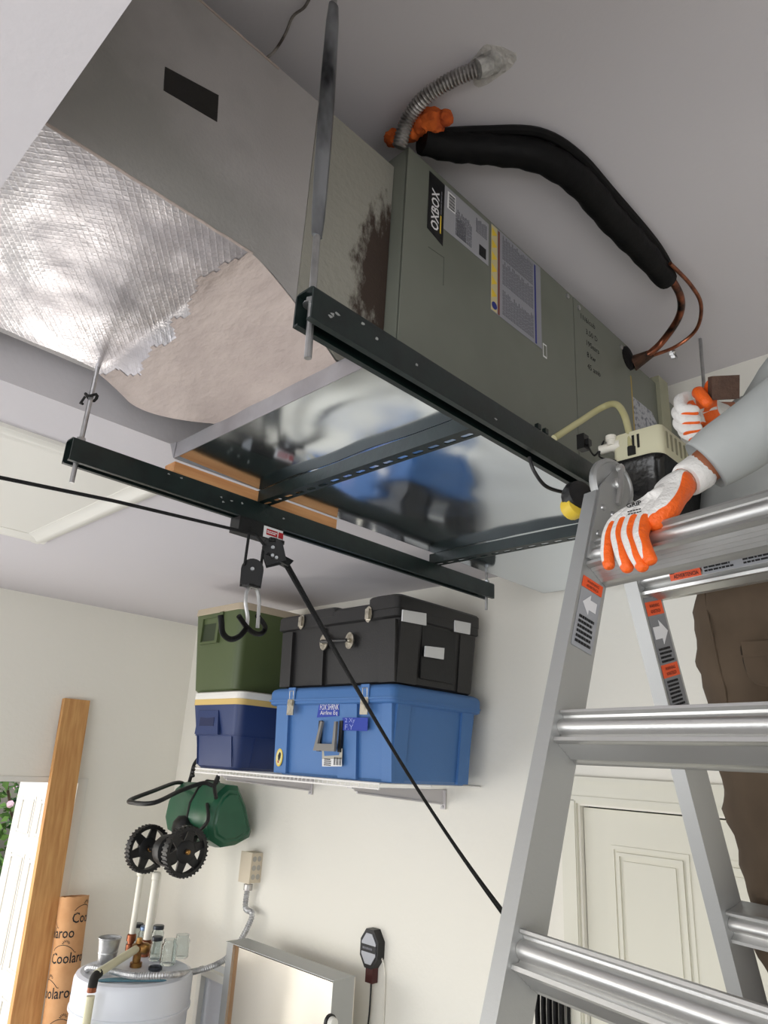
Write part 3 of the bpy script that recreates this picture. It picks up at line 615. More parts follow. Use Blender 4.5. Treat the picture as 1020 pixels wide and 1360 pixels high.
# black cord loop and yellow-black tape measure hanging at the front channel's far end
t = thing('black_cord', 'black cord drooping from the front channel towards the ladder top', 'cord', (-0.78, 1.25, 0.66))
b = B(); tube(b, smooth_path([at(703, 607, x=-0.785), at(709, 625, x=-0.78), at(724, 645, x=-0.775), at(745, 653, x=-0.77), at(762, 655, x=-0.76)], 8), 0.0042, 8); obj('cord', b, m_black, t)
t = thing('tape_measure', 'small yellow and black rounded tool tucked behind the ladder top', 'tool', at(765, 660, y=1.30))
c = at(767, 660, y=1.30); b = B(); lathe(b, c, (0.9, -0.4, 0.1), [(0.02, -0.018), (0.032, -0.015), (0.036, 0), (0.032, 0.015), (0.02, 0.018)], 18); obj('case', b, m_black, t)
b = B(); lathe(b, c + V((-0.008, 0, -0.02)), (0.9, -0.4, 0.1), [(0.016, -0.02), (0.026, -0.016), (0.028, 0), (0.026, 0.016), (0.016, 0.02)], 16); obj('yellow_shell', b, m_yellow, t)
# ------------------------------------------------------------------ wire shelf and the boxes on it
SZ = -0.068
shelf = thing('wire_shelf', 'white wire wall shelf on two brackets carrying the coolers and totes', 'shelf', (-2.7, 2.69, SZ - 0.02))
m_wire = M('white_coated_wire', (232, 230, 226), 0.4)
b = B()
for y, z in ((2.06, SZ - 0.004), (2.06, SZ - 0.022), (2.36, SZ - 0.006), (2.685, SZ - 0.004)): tube(b, [(-3.34, y, z), (-2.03, y, z)], 0.004, 6)
obj('shelf_rail', b, m_wire, shelf, kind='stuff', merge=False)
b = B(); x = -3.33
while x < -2.03: tube(b, [(x, 2.685, SZ - 0.0022), (x, 2.06, SZ - 0.0022), (x, 2.0575, SZ - 0.022)], 0.0022, 4); x += 0.027
obj('shelf_wire', b, m_wire, shelf, kind='stuff', merge=False)
m_brk = M('bracket_enamel', (206, 202, 202), 0.5)
for bx in (-3.18, -2.243):
    b = B(); th = 0.004
    prism(b, [(2.12, SZ - 0.028), (2.685, SZ - 0.028), (2.685, SZ - 0.09), (2.66, SZ - 0.09), (2.13, SZ - 0.042)], (bx, 0, 0), Y, Z, X * th)
    box(b, (bx - 0.012, 2.10, SZ - 0.032), (bx + 0.016, 2.69, SZ - 0.027)); box(b, (bx - 0.012, 2.688, SZ - 0.11), (bx + 0.016, 2.6945, SZ - 0.027))
    br = obj('bracket', b, m_brk, shelf, merge=False)
    b = B(); tube(b, [(bx + 0.006, 2.14, SZ - 0.047), (bx + 0.006, 2.67, SZ - 0.087)], 0.005, 6); obj('brace_edge', b, m_brk, br)
    b = B(); lathe(b, (bx + 0.003, 2.688, SZ - 0.1), -Y, [(0.006, 0), (0.006, 0.003), (0.003, 0.005)], 8); obj('screw', b, m_zinc, br)

def body(bm, x0, x1, y0, y1, z0, z1, taper, r=0.02, prof=None):
    """tapered tub: x0.. at the top, narrower by taper at the bottom"""
    cx, cy, hx, hy = (x0 + x1) / 2, (y0 + y1) / 2, (x1 - x0) / 2, (y1 - y0) / 2
    rings = [rrect(cx, cy, hx - taper - 0.012, hy - taper - 0.012, r, z0), rrect(cx, cy, hx - taper, hy - taper, r, z0 + 0.012)]
    for k in range(1, 5): rings.append(rrect(cx, cy, hx - taper * (1 - k / 4), hy - taper * (1 - k / 4), r, z0 + 0.012 + (z1 - z0 - 0.012) * k / 4))
    loft(bm, rings)
def lidmesh(bm, x0, x1, y0, y1, z0, z1, r=0.025, crown=0.012):
    cx, cy, hx, hy = (x0 + x1) / 2, (y0 + y1) / 2, (x1 - x0) / 2, (y1 - y0) / 2
    loft(bm, [rrect(cx, cy, hx - 0.008, hy - 0.008, r, z0), rrect(cx, cy, hx, hy, r, z0 + 0.006), rrect(cx, cy, hx, hy, r, z1 - crown), rrect(cx, cy, hx - 0.006, hy - 0.006, r, z1 - crown * 0.4), rrect(cx, cy, hx - 0.02, hy - 0.02, r, z1)])

# blue tote
m_btote = M('blue_tote_plastic', (70, 114, 170), 0.5, bump=0.06, bs=120)
tz0, tz1 = SZ, 0.302
tx0, tx1, ty0, ty1 = -2.745, -1.982, 2.065, 2.60
tt = thing('storage_tote', 'large bright blue latching storage tote on the wire shelf', 'tote', ((tx0 + tx1) / 2, (ty0 + ty1) / 2, tz0))
b = B(); body(b, tx0, tx1 - 0.006, ty0 + 0.012, ty1, tz0, 0.235, 0.022, 0.022); obj('tub', b, m_btote, tt)
b = B()                                                # ribs on front and end faces
for xa, xb_ in ((-2.725, -2.64), (-2.30, -2.19), (-2.045, -1.992)):
    obox(b, ((xa + xb_) / 2, ty0 + 0.018, 0.085), ((xb_ - xa) / 2, 0, 0), (0, 0.010, 0.0), (0, -0.010, 0.148))
for ya, yb_ in ((2.085, 2.16), (2.49, 2.56)):
    obox(b, (tx1 - 0.014, (ya + yb_) / 2, 0.085), (0.008, 0, 0), (0, (yb_ - ya) / 2, 0), (0.010, 0, 0.148))
bev(b, 0.005); obj('rib', b, m_btote, tt, kind='stuff', merge=False)
b = B(); lidmesh(b, tx0 - 0.03, tx1 + 0.012, ty0 - 0.014, ty1 + 0.02, 0.226, tz1, 0.03, 0.02)
obj('lid', b, m_btote, tt)
b = B(); cx, cy = (tx0 + tx1) / 2, (ty0 + ty1) / 2
loft(b, [rrect(cx - 0.01, cy, (tx1 - tx0) / 2 + 0.026, (ty1 - ty0) / 2 + 0.02, 0.03, z) for z in (0.243, 0.250)]); obj('lid_seam', b, m_btote, tt)
m_latch = M('nickel_latch', (196, 190, 176), 0.3, 0.9, rgb2=(150, 144, 130), ns=40)
def tote_latch(px, parent, dy=0.0):
    b = B(); y = ty0 - 0.016 + dy
    obox(b, (px, y - 0.002, 0.216), (0.022, 0, 0), (0, 0.003, 0), (0, 0, 0.034)); obox(b, (px, y - 0.006, 0.232), (0.017, 0, 0), (0, 0.004, 0), (0, 0, 0.012)); bev(b, 0.002)
    l = obj('latch', b, m_latch, parent)
    b = B(); tube(b, [(px - 0.013, y - 0.002, 0.248), (px - 0.013, y - 0.004, 0.286), (px + 0.013, y - 0.004, 0.286), (px + 0.013, y - 0.002, 0.248)], 0.0025, 6); obj('bail', b, m_latch, l)
    b = B(); obox(b, (px, y - 0.002, 0.275), (0.024, 0, 0), (0, 0.002, 0), (0, 0, 0.026)); bev(b, 0.002); obj('keeper', b, m_btote, l)
def ty(px, py): return at(px, py, y=ty0 - 0.005)
lx1, lx2 = ty(391, 920).x, ty(488, 920).x
tote_latch(lx1, tt); tote_latch(lx2, tt)
m_gry = M('grey_handle', (132, 130, 126), 0.5)
b = B(); hx_, hz_ = ty(438, 975).x, ty(438, 975).z; yv = ty0 + 0.006
obox(b, (hx_, yv + 0.004, hz_ + 0.01), (0.066, 0, 0), (0, 0.008, 0), (0, 0, 0.075)); bev(b, 0.004); obj('handle_recess', b, m_btote, tt)
for sx in (-1, 1):
    b = B(); obox(b, (hx_ + sx * 0.066, yv - 0.007, hz_ - 0.008), (0.009, 0, 0), (0, 0.006, 0), (0, 0, 0.062)); bev(b, 0.002); obj('handle_slot', b, m_black, tt)
b = B(); pt = [(-0.050, 0.062), (-0.038, 0.062), (-0.046, -0.028), (0.046, -0.028), (0.038, 0.062), (0.050, 0.062), (0.066, -0.056), (-0.066, -0.056)]
o_ = V((hx_, yv - 0.014, hz_ - 0.012)); loft(b, [[o_ + X * p + Z * q - Y * (0.014 * (0.062 - q) / 0.12) for p, q in pt], [o_ + X * p + Z * q - Y * (0.014 * (0.062 - q) / 0.12 + 0.012) for p, q in pt]]); bev(b, 0.003)
obj('handle', b, m_gry, tt, label='grey carrying handle')
m_btape = M('blue_masking_tape', (38, 62, 160), 0.6)
def ytape(name, pts, mat, parent, y, lab=None, th=0.001):
    q = [at(px, py, y=y) for px, py in pts]; b = B(); loft(b, [q, [p - Y * th for p in q]]); return obj(name, b, mat, parent, lab)
yt = ty0 - 0.001
tp = ytape('tape_note', ((424, 936), (451, 934), (450, 951), (421, 953)), m_btape, tt, yt, 'blue tape note with white handwriting')
b = B(); o = at(425, 943, y=yt - 0.0016); text(b, 'FOX SHRNK', o, X, Z + X * 0.0, 0.024, 0.0005, width=0.12); text(b, 'Airline Eq', at(425, 951, y=yt - 0.0016), X, Z, 0.022, 0.0005, width=0.11); obj('handwriting', b, m_paper, tp)
tp = ytape('tape_note', ((455, 953), (489, 953), (488, 971), (455, 970)), m_btape, tt, yt)
b = B(); text(b, '2 Xy', at(458, 961, y=yt - 0.0016), X, Z, 0.022, 0.0005, width=0.06); text(b, 'F.Y', at(458, 969, y=yt - 0.0016), X, Z, 0.02, 0.0005, width=0.05); obj('handwriting', b, M('pale_ink', (150, 160, 215), 0.7), tp)
lb = ytape('paper_label', ((428, 994), (455, 994), (454, 1018), (428, 1018)), M('label_grey', (176, 172, 160), 0.6), tt, yt)
ytape('label_strip', ((428, 1008), (454, 1008), (454, 1018), (428, 1018)), m_paper, lb, yt - 0.0012)
ytape('label_picture', ((430, 994), (452, 994), (450, 1003), (431, 1004)), m_btote, lb, yt - 0.0012)
b = B(); o = at(443, 1016, y=yt - 0.0024)
for k in range(8): plate(b, o + X * 0.006 * k, X, Z, 0.002 + 0.002 * (k % 3 == 0), 0.03, 0.0004)
lines_print(b, at(430, 1017, y=yt - 0.0024), X, Z, 0.045, 0.03, 4, seed=4); obj('print', b, m_ink, lb, kind='stuff')
c = at(371, 1006, y=yt + 0.012); b = B(); prism(b, [(0.024 * math.cos(a), 0.038 * math.sin(a)) for a in [k * math.pi / 10 for k in range(20)]], c, X, Z, Y * -0.001); sk = obj('round_sticker', b, m_yellow, tt, label='oval yellow-rimmed sticker')
b = B(); prism(b, [(0.019 * math.cos(a), 0.031 * math.sin(a)) for a in [k * math.pi / 10 for k in range(20)]], c - Y * 0.001, X, Z, Y * -0.0006); obj('sticker_field', b, M('cream_print', (214, 206, 150), 0.6), sk)
b = B(); prism(b, [(0.002, 0.024), (0.011, 0.016), (0.010, 0.0), (0.002, -0.016), (-0.006, -0.008), (-0.009, 0.008)], c - Y * 0.0017, X, Z, Y * -0.0006); obj('sticker_emblem', b, m_ink, sk)
b = B(); prism(b, [(-0.010, -0.012), (-0.002, -0.014), (0.002, -0.022), (-0.006, -0.024)], c - Y * 0.0017, X, Z, Y * -0.0006); obj('sticker_spot', b, m_red, sk)

# black tote
m_ktote = M('black_tote_plastic', (38, 37, 37), 0.42, bump=0.06, bs=120)
kz0, kz1 = 0.3025, 0.668
kt = thing('storage_tote', 'large black latching storage tote stacked on the blue tote', 'tote', ((tx0 + tx1) / 2, (ty0 + ty1) / 2, kz0))
b = B(); body(b, tx0 - 0.005, tx1 - 0.004, ty0 + 0.012, ty1, kz0, 0.575, 0.014, 0.022); obj('tub', b, m_ktote, kt)
b = B()
for xa, xb_ in ((-2.735, -2.66), (-2.085, -1.995)):
    obox(b, ((xa + xb_) / 2, ty0 + 0.013, 0.435), ((xb_ - xa) / 2, 0, 0), (0, 0.010, 0), (0, -0.006, 0.125))
obox(b, (-2.44, ty0 + 0.013, 0.435), (0.005, 0, 0), (0, 0.009, 0), (0, -0.006, 0.125))
for ya, yb_ in ((2.085, 2.20), (2.47, 2.56)):
    obox(b, (tx1 - 0.012, (ya + yb_) / 2, 0.435), (0.007, 0, 0), (0, (yb_ - ya) / 2, 0), (0.006, 0, 0.125))
bev(b, 0.005); obj('rib', b, m_ktote, kt, kind='stuff', merge=False)
b = B(); lidmesh(b, tx0 - 0.03, tx1 + 0.006, ty0 - 0.008, ty1 + 0.01, 0.568, 0.640, 0.03, 0.014)
lidmesh(b, -2.16, tx1 + 0.0075, ty0 - 0.0115, ty1 + 0.012, 0.60, kz1, 0.03, 0.014); lidmesh(b, -2.53, -2.36, ty0 - 0.010, ty1 - 0.02, 0.60, 0.652, 0.02, 0.012)
obj('lid', b, m_ktote, kt, merge=False)
for px, py in ((401, 826), (490, 816)):
    c = at(px, py, y=ty0 - 0.012); b = B()
    prism(b, [(0.020 * math.cos(a) * (1 if abs(math.sin(a)) < .8 else .7), 0.036 * math.sin(a)) for a in [k * math.pi / 8 for k in range(16)]], c, X, Z, Y * -0.004); l = obj('latch', b, m_latch, kt)
    b = B(); obox(b, c - Y * 0.008, (0.011, 0, 0), (0, 0.005, 0), (0, 0, 0.022)); bev(b, 0.003); obj('catch', b, m_latch, l)
c1, c2 = at(431, 853, y=ty0 - 0.004), at(465, 851, y=ty0 - 0.004)
b = B(); tube(b, [c1 - Y * 0.014, (c1 + c2) / 2 - Y * 0.02, c2 - Y * 0.014], 0.014, 8, flat=0.6); obj('handle', b, m_black, kt)
for c in (c1, c2):
    b = B(); prism(b, [(0.026 * math.cos(a), 0.036 * math.sin(a)) for a in [k * math.pi / 8 for k in range(16)]], c, X, Z, Y * -0.006); l = obj('handle_mount', b, m_latch, kt, label='nickel handle mount')
    b = B(); lathe(b, c - Y * 0.004, -Y, [(0.012, 0), (0.012, 0.012), (0.008, 0.016)], 12); obj('rivet', b, m_latch, l)
xk = tx1 + 0.002
def xtape(pts): 
    q = [at(px, py, x=xk) for px, py in pts]; b = B(); loft(b, [[p + X * 0.004 for p in q], [p + X * 0.010 for p in q]]); obj('white_label', b, m_paper, kt, label='blank white label')
xtape(((533, 810), (564, 815), (564, 831), (532, 825))); xtape(((602, 824), (623, 828), (622, 843), (602, 839))); xtape(((563, 858), (588, 861), (587, 876), (562, 872)))
b = B(); box(b, (tx1 - 0.010, 2.22, 0.34), (tx1 - 0.004, 2.44, 0.56)); obj('end_recess', b, m_black, kt)

# coolers
def cooler(label, x0, x1, y0, y1, z0, zt, mat, parts, taper, lidm, band=None, hy=None):
    t = thing('cooler', label, 'cooler', ((x0 + x1) / 2, (y0 + y1) / 2, z0)); hl = 0.064 if band else 0.04
    zl = zt - hl; b = B(); body(b, x0, x1, y0, y1, z0, zl, taper, 0.045); obj('tub', b, mat, t)
    cx, cy, hx, hyy = (x0 + x1) / 2, (y0 + y1) / 2, (x1 - x0) / 2, (y1 - y0) / 2
    if band:
        b = B(); loft(b, [rrect(cx, cy, hx + 0.002, hyy + 0.002, 0.045, z) for z in (zl - 0.002, zl + 0.026)]); obj('trim_band', b, band, t, label='yellow trim band')
        b = B(); loft(b, [rrect(cx, cy, hx + e, hyy + e, 0.045, z) for e, z in ((0.0, zl + 0.0261), (0.003, zl + 0.032), (0.002, zt - 0.006), (-0.012, zt))]); obj('lid', b, lidm, t)
    else:
        b = B(); loft(b, [rrect(cx, cy, hx + e, hyy + e, 0.045, z) for e, z in ((0.001, zl), (0.004, zl + 0.004), (0.003, zt - 0.006), (-0.012, zt))]); obj('lid', b, lidm, t)
    # end handle facing the room (-Y)
    hc, hz = cx - 0.05, zl - (0.085 if not band else 0.075); b = B(); yy = y0 + taper * 0.2
    if not band:
        for lo, hi in (((hc - 0.085, yy - 0.012, hz + 0.062), (hc + 0.085, yy + 0.01, hz + 0.074)), ((hc - 0.085, yy - 0.012, hz - 0.074), (hc + 0.085, yy + 0.01, hz - 0.062)), ((hc - 0.085, yy - 0.012, hz - 0.062), (hc - 0.072, yy + 0.01, hz + 0.062)), ((hc + 0.062, yy - 0.012, hz - 0.062), (hc + 0.085, yy + 0.01, hz + 0.062))): box(b, lo, hi)
        bev(b, 0.003); obj('handle_frame', b, mat, t, merge=False)
        b = B(); box(b, (hc - 0.072, yy - 0.002, hz - 0.062), (hc + 0.062, yy + 0.004, hz + 0.062)); obj('handle_recess', b, M('shaded_olive', (48, 58, 36), 0.6), t)  # recess shade painted as a nearly flush, darker olive inset
        b = B(); box(b, (hc + 0.085, yy - 0.014, hz + 0.02), (hc + 0.115, yy + 0.01, hz + 0.085)); bev(b, 0.006); obj('handle_pivot', b, mat, t)
    else:
        prism(b, [(-0.10, -0.07), (0.11, -0.07), (0.09, 0.045), (-0.09, 0.045)], (hc, yy + 0.004, hz), X, Z, Y * -0.012); bev(b, 0.006); obj('handle_boss', b, mat, t)
        b = B(); prism(b, [(-0.065, -0.03), (0.065, -0.03), (0.065, 0.012), (0.0, 0.008), (-0.065, 0.012)], (hc, yy - 0.008, hz), X, Z, Y * -0.0015); obj('grip_hollow', b, M('shaded_navy', (22, 34, 74), 0.6), t)  # thin plate in darker navy paints the shade of a hollow
        b = B()
        for zz in (0.5,):
            q = z0 + (zl - z0) * zz; e = taper * (1 - zz) - 0.003
            loft(b, [rrect(cx, cy, hx - e, hyy - e, 0.045, q), rrect(cx, cy, hx - e, hyy - e, 0.045, q + 0.008)])
        for xx in (x0 + 0.07, x1 - 0.06): obox(b, (xx, y0 + taper * 0.75 - 0.002, z0 + 0.085), (0.002, 0, 0), (0, 0.003, 0), (0, -taper * 0.25, 0.07))
        for yq in (y0 + 0.13, y0 + 0.36): obox(b, (x1 - taper * 0.75 + 0.001, yq, z0 + 0.085), (0.003, 0, 0), (0, 0.003, 0), (taper * 0.25, 0, 0.07))
        obj('moulded_rib', b, mat, t, kind='stuff', merge=False)
    return t
m_navy = M('navy_cooler_plastic', (36, 54, 100), 0.42, bump=0.05, bs=120)
m_olive = M('olive_cooler_plastic', (80, 92, 58), 0.42, bump=0.05, bs=120)
cooler('navy blue cooler with a white lid, on the wire shelf left of the blue tote', -3.42, -2.985, 2.035, 2.62, SZ, 0.30, m_navy, None, 0.04, m_white, M('yellow_band', (216, 186, 116), 0.5))
cooler('olive green cooler with a tan lid, stacked on the navy cooler', -3.49, -3.04, 2.02, 2.64, 0.3005, 0.745, m_olive, None, 0.03, M('tan_lid', (178, 164, 142), 0.5))

# ------------------------------------------------------------------ drop spreader hung under the shelf
sp = thing('lawn_spreader', 'green lawn spreader with black spoked wheels hanging under the shelf', 'spreader', (-3.6, 2.45, -0.5))
m_grn = M('green_hopper_plastic', (38, 92, 66), 0.3, rgb2=(34, 82, 60), ns=6)
wL, wR = at(196, 1127, y=2.2), at(246, 1131, y=2.2)
hcx = -3.66
def hring(x, k):     # hopper cross-section in y,z; k scales
    pts = [(2.45, -0.15), (2.53, -0.155), (2.60, -0.26), (2.665, -0.41), (2.655, -0.44), (2.56, -0.48), (2.46, -0.49), (2.38, -0.45), (2.35, -0.37), (2.36, -0.27), (2.40, -0.19)]
    cy, cz = 2.50, -0.33
    return [V((x, cy + (y - cy) * k, cz + (z - cz) * k)) for y, z in pts]
b = B(); loft(b, [hring(-4.12, 0.72), hring(-4.1, 0.86), hring(-4.06, 0.9), hring(-3.86, 0.94), hring(-3.845, 1.0), hring(-3.815, 1.0), hring(-3.80, 0.95), hring(-3.68, 0.98), hring(-3.63, 0.95), hring(-3.61, 0.8)]); obj('hopper', b, m_grn, sp)
b = B(); loft(b, [hring(-3.6105, 0.72), hring(-3.602, 0.66)]); obj('hopper_panel', b, m_grn, sp)
b = B(); P = [p + V((0, 0, 0)) for p in hring(-3.83, 1.015)]; tube(b, P + [P[0]], 0.007, 6); obj('hopper_seam', b, m_black, sp)
def wheel(c, name='wheel', ri=0.118):
    b = B(); n = 40; hw = 0.022
    prof = [(ri - 0.016, -hw), (ri, -hw), (ri, hw), (ri - 0.016, hw)]
    rings = [[c + X * h + Y * (r * math.cos(a)) + Z * (r * math.sin(a)) for r, h in prof] for a in [2 * math.pi * k / n for k in range(n)]]
    loft(b, rings + [rings[0]], cap=False)
    wq = obj(name, b, m_black, sp)
    b = B()
    for k in range(36):
        a = 2 * math.pi * k / 36; d = V((0, math.cos(a), math.sin(a))); tt_ = V((0, -math.sin(a), math.cos(a)))
        obox(b, c + d * (ri + 0.002), X * (hw + 0.001), d * 0.004, tt_ * 0.004)
    obj('tread', b, m_black, wq, kind='stuff', merge=False)
    for k in range(6):
        a = 2 * math.pi * k / 6 + 0.3; d = V((0, math.cos(a), math.sin(a))); tt_ = V((0, -math.sin(a), math.cos(a))); b = B()
        prism(b, [(0.045, -0.026), (ri - 0.012, -0.017), (ri - 0.012, 0.017), (0.045, 0.026)], c - X * 0.006, d, tt_, X * 0.012); obj('spoke', b, m_black, wq)
    b = B(); lathe(b, c - X * 0.02, X, [(0.052, 0), (0.056, 0.006), (0.056, 0.028), (0.045, 0.034), (0.016, 0.036), (0.016, 0.042)], 20); obj('hub', b, m_black, wq)
    b = B(); lathe(b, c + X * 0.021, X, [(0.013, 0), (0.013, 0.012), (0.008, 0.016)], 10); obj('axle_cap', b, m_brass, wq, label='brass axle end')
    return wq
wheel(wL); wheel(wR)
b = B(); cyl(b, wL, wR, 0.012, n=10); obj('axle', b, m_black, sp)
b = B(); mid = wL.lerp(wR, 0.55)
lathe(b, mid - X * 0.05, X, [(0.03, 0), (0.075, 0.02), (0.08, 0.05), (0.075, 0.08), (0.03, 0.1)], 18); obj('gear_housing', b, m_black, sp)
b = B(); tube(b, smooth_path([mid, mid + V((0.02, 0.08, 0.04)), (-3.85, 2.38, -0.42)], 5), [0.04] * 6 + [0.06] * 5, 10)
lump(b, (-3.86, 2.35, -0.41), 0.075, (1, 0.7, 1), 8, 2, 0.15); obj('frame_casting', b, m_black, sp, merge=False)
hp = [at(290, 1032, y=2.40), at(284, 1043, y=2.38), at(270, 1040, y=2.33), at(240, 1050, y=2.2), at(205, 1066, y=2.0), at(176, 1066, y=1.95), at(174, 1062, y=2.0), at(205, 1050, y=2.18), at(232, 1040, y=2.38), at(244, 1041, y=2.48), at(248, 1048, y=2.52)]
b = B(); tube(b, smooth_path(hp, 6), 0.0115, 10); obj('handle_bar', b, m_black, sp)
b = B(); tube(b, smooth_path([at(287, 1060, y=2.36), at(285, 1043, y=2.38), at(291, 1028, y=2.42)], 4), 0.011, 8); obj('handle_post', b, m_black, sp)
b = B(); tube(b, smooth_path([at(247, 1052, y=2.50), at(254, 1030, y=2.52), at(258, 1015, y=2.54), at(266, 1004, y=2.56)], 4), 0.011, 8)
for k in range(3): lump(b, at(256 + k, 1030 - 5 * k, y=2.50), 0.014, (1, 1, 1), k, 1, 0.3)
obj('handle_post', b, m_black, sp, merge=False)
b = B(); tube(b, smooth_path([at(275, 1068, y=2.36), at(276, 1090, y=2.31), at(262, 1105, y=2.29), at(250, 1110, y=2.28)], 5), 0.01, 8); obj('control_rod', b, m_black, sp)

# ------------------------------------------------------------------ water heater corner
HT = -1.03; hc = at(180, 1286, z=HT); HR = 0.288
wh = thing('water_heater', 'white cylindrical water heater standing in the corner', 'water heater', (hc.x, hc.y, ZF))
m_heat = M('heater_enamel', (214, 217, 224), 0.3)
b = B(); lathe(b, (hc.x, hc.y, ZF), Z, [(HR - 0.02, 0.0), (HR - 0.01, 0.03), (HR - 0.01, -ZF + HT - 0.16), (HR - 0.004, -ZF + HT - 0.155), (HR - 0.004, -ZF + HT - 0.03), (HR - 0.012, -ZF + HT - 0.012), (HR - 0.03, -ZF + HT - 0.004), (HR - 0.05, -ZF + HT - 0.012), (0.0005, -ZF + HT - 0.008)], 56); obj('tank', b, m_heat, wh)
b = B(); lathe(b, (hc.x, hc.y, HT - 0.16), Z, [(HR - 0.006, 0), (HR + 0.001, 0.003), (HR + 0.001, 0.014), (HR - 0.006, 0.018)], 56, cap=False); obj('top_band', b, m_heat, wh)
c = at(175, 1304, z=HT - 0.01); b = B(); prism(b, [(0.16 * math.cos(a), 0.055 * math.sin(a)) for a in [k * math.pi / 9 for k in range(10)]], c, (hc - c).cross(Z).normalized(), V((hc.x - c.x, hc.y - c.y, 0)).normalized(), Z * 0.006); obj('rating_decal', b, M('teal_print', (96, 140, 156), 0.5), wh, label='teal half-round decal')
HZ = HT - 0.008
pL, pR = at(172, 1262, z=HZ), at(192, 1270, z=HZ)
for nm, p, tp in (('cold_pipe', pL, at(181, 1152, d=1)), ('hot_pipe', pR, at(214, 1148, d=1))):
    b = B(); cyl(b, p + Z * 0.06, (p.x, p.y, -0.66), 0.0165 if nm == 'cold_pipe' else 0.02, n=14); obj(nm, b, m_pvc, wh)
    b = B(); lathe(b, (p.x, p.y, -0.67), Z, [(0.021, 0), (0.0235, 0.003), (0.0235, 0.03), (0.018, 0.038)], 14); obj('pipe_cap', b, m_pvc, wh)
    b = B(); lathe(b, p, Z, [(0.024, 0), (0.024, 0.03), (0.018, 0.032), (0.018, 0.045), (0.025, 0.046), (0.025, 0.075), (0.019, 0.08)], 14); obj('copper_union', b, m_copper, wh)
pv = at(180, 1284, z=HZ); b = B(); lathe(b, pv, Z, [(0.03, 0), (0.03, 0.02), (0.02, 0.022), (0.02, 0.06), (0.032, 0.065), (0.032, 0.10), (0.018, 0.105), (0.012, 0.13)], 12); lump(b, pv + V((0.02, 0.02, 0.085)), 0.03, (1, 1, 1), 2, 2, 0.4); obj('relief_valve', b, m_brass, wh, merge=False)
pe = V((0, 0, 0)); dn = V((hc.x, hc.y, 0)); ve = at(133, 1297, z=HT + 0.03)
dvec = V((ve.x - hc.x, ve.y - hc.y, 0)).normalized(); edge = V((hc.x, hc.y, 0)) + dvec * (HR + 0.04); edge.z = HT + 0.035
b = B(); tube(b, [pv + Z * 0.085, edge + V((0, 0, 0.012))], 0.019, 12); obj('discharge_pipe', b, M('cpvc', (214, 208, 176), 0.4), wh)
b = B(); tube(b, smooth_path([edge + V((0, 0, 0.012)) - dvec * 0.02, edge + dvec * 0.012, edge + dvec * 0.018 - Z * 0.04], 4), 0.0205, 12); obj('elbow', b, m_dark, wh)
b = B(); cyl(b, edge + dvec * 0.018 - Z * 0.035, edge + dvec * 0.018 - Z * 0.055, 0.0205, n=12); obj('copper_union', b, m_copper, wh)
b = B(); cyl(b, edge + dvec * 0.018 - Z * 0.07, V((edge.x + dvec.x * 0.018, edge.y + dvec.y * 0.018, ZF + 0.12)), 0.0185, n=14); obj('discharge_pipe', b, bpy.data.materials['cpvc'], wh)
# electric feed: box on the wall, conduit down behind the steel tray, across to the heater top
jb = thing('junction_box', 'beige metal junction box on the back wall with flexible conduit to the water heater', 'electrical box', (-3.59, D, -0.6))
jc = at(342, 1151, y=D); b = B(); box(b, (jc.x - 0.056, D - 0.075, jc.z - 0.075), (jc.x + 0.04, D - 0.001, jc.z + 0.075)); bev(b, 0.004); obj('box', b, M('beige_enamel', (206, 194, 172), 0.5), jb)
b = B(); box(b, (jc.x - 0.059, D - 0.079, jc.z - 0.078), (jc.x + 0.043, D - 0.073, jc.z + 0.078)); bev(b, 0.002); obj('cover', b, M('beige_cover', (214, 202, 180), 0.5), jb)
b = B()
for i in range(2):
    for k in range(3): lathe(b, (jc.x + 0.0395, D - 0.022 - 0.032 * i, jc.z - 0.045 + 0.045 * k), X, [(0.014, 0), (0.014, 0.0015), (0.010, 0.002)], 10)
obj('knockout', b, M('knockout_metal', (176, 172, 164), 0.5, 0.3), jb, kind='stuff')
b = B(); corrugated(b, [(jc.x, D - 0.05, jc.z - 0.085), (jc.x - 0.005, D - 0.05, jc.z - 0.2), at(335, 1215, y=D - 0.06), at(322, 1245, y=D - 0.07), at(306, 1268, y=D - 0.1), at(285, 1282, y=D - 0.2), at(255, 1291, y=2.36), at(225, 1295, z=HT + 0.03), at(180, 1296, z=HT + 0.025), at(150, 1290, z=HT + 0.02), at(122, 1285, z=HT + 0.02), at(116, 1288, z=HT - 0.002)], 0.016, 0.012, 0.004, 8); obj('conduit', b, M('bright_flex', (206, 206, 206), 0.4, 0.6, rgb2=(176, 176, 178), ns=30), jb)
b = B(); cyl(b, (jc.x, D - 0.05, jc.z - 0.085), (jc.x, D - 0.05, jc.z - 0.115), 0.024, n=10); obj('connector', b, m_flex, jb)

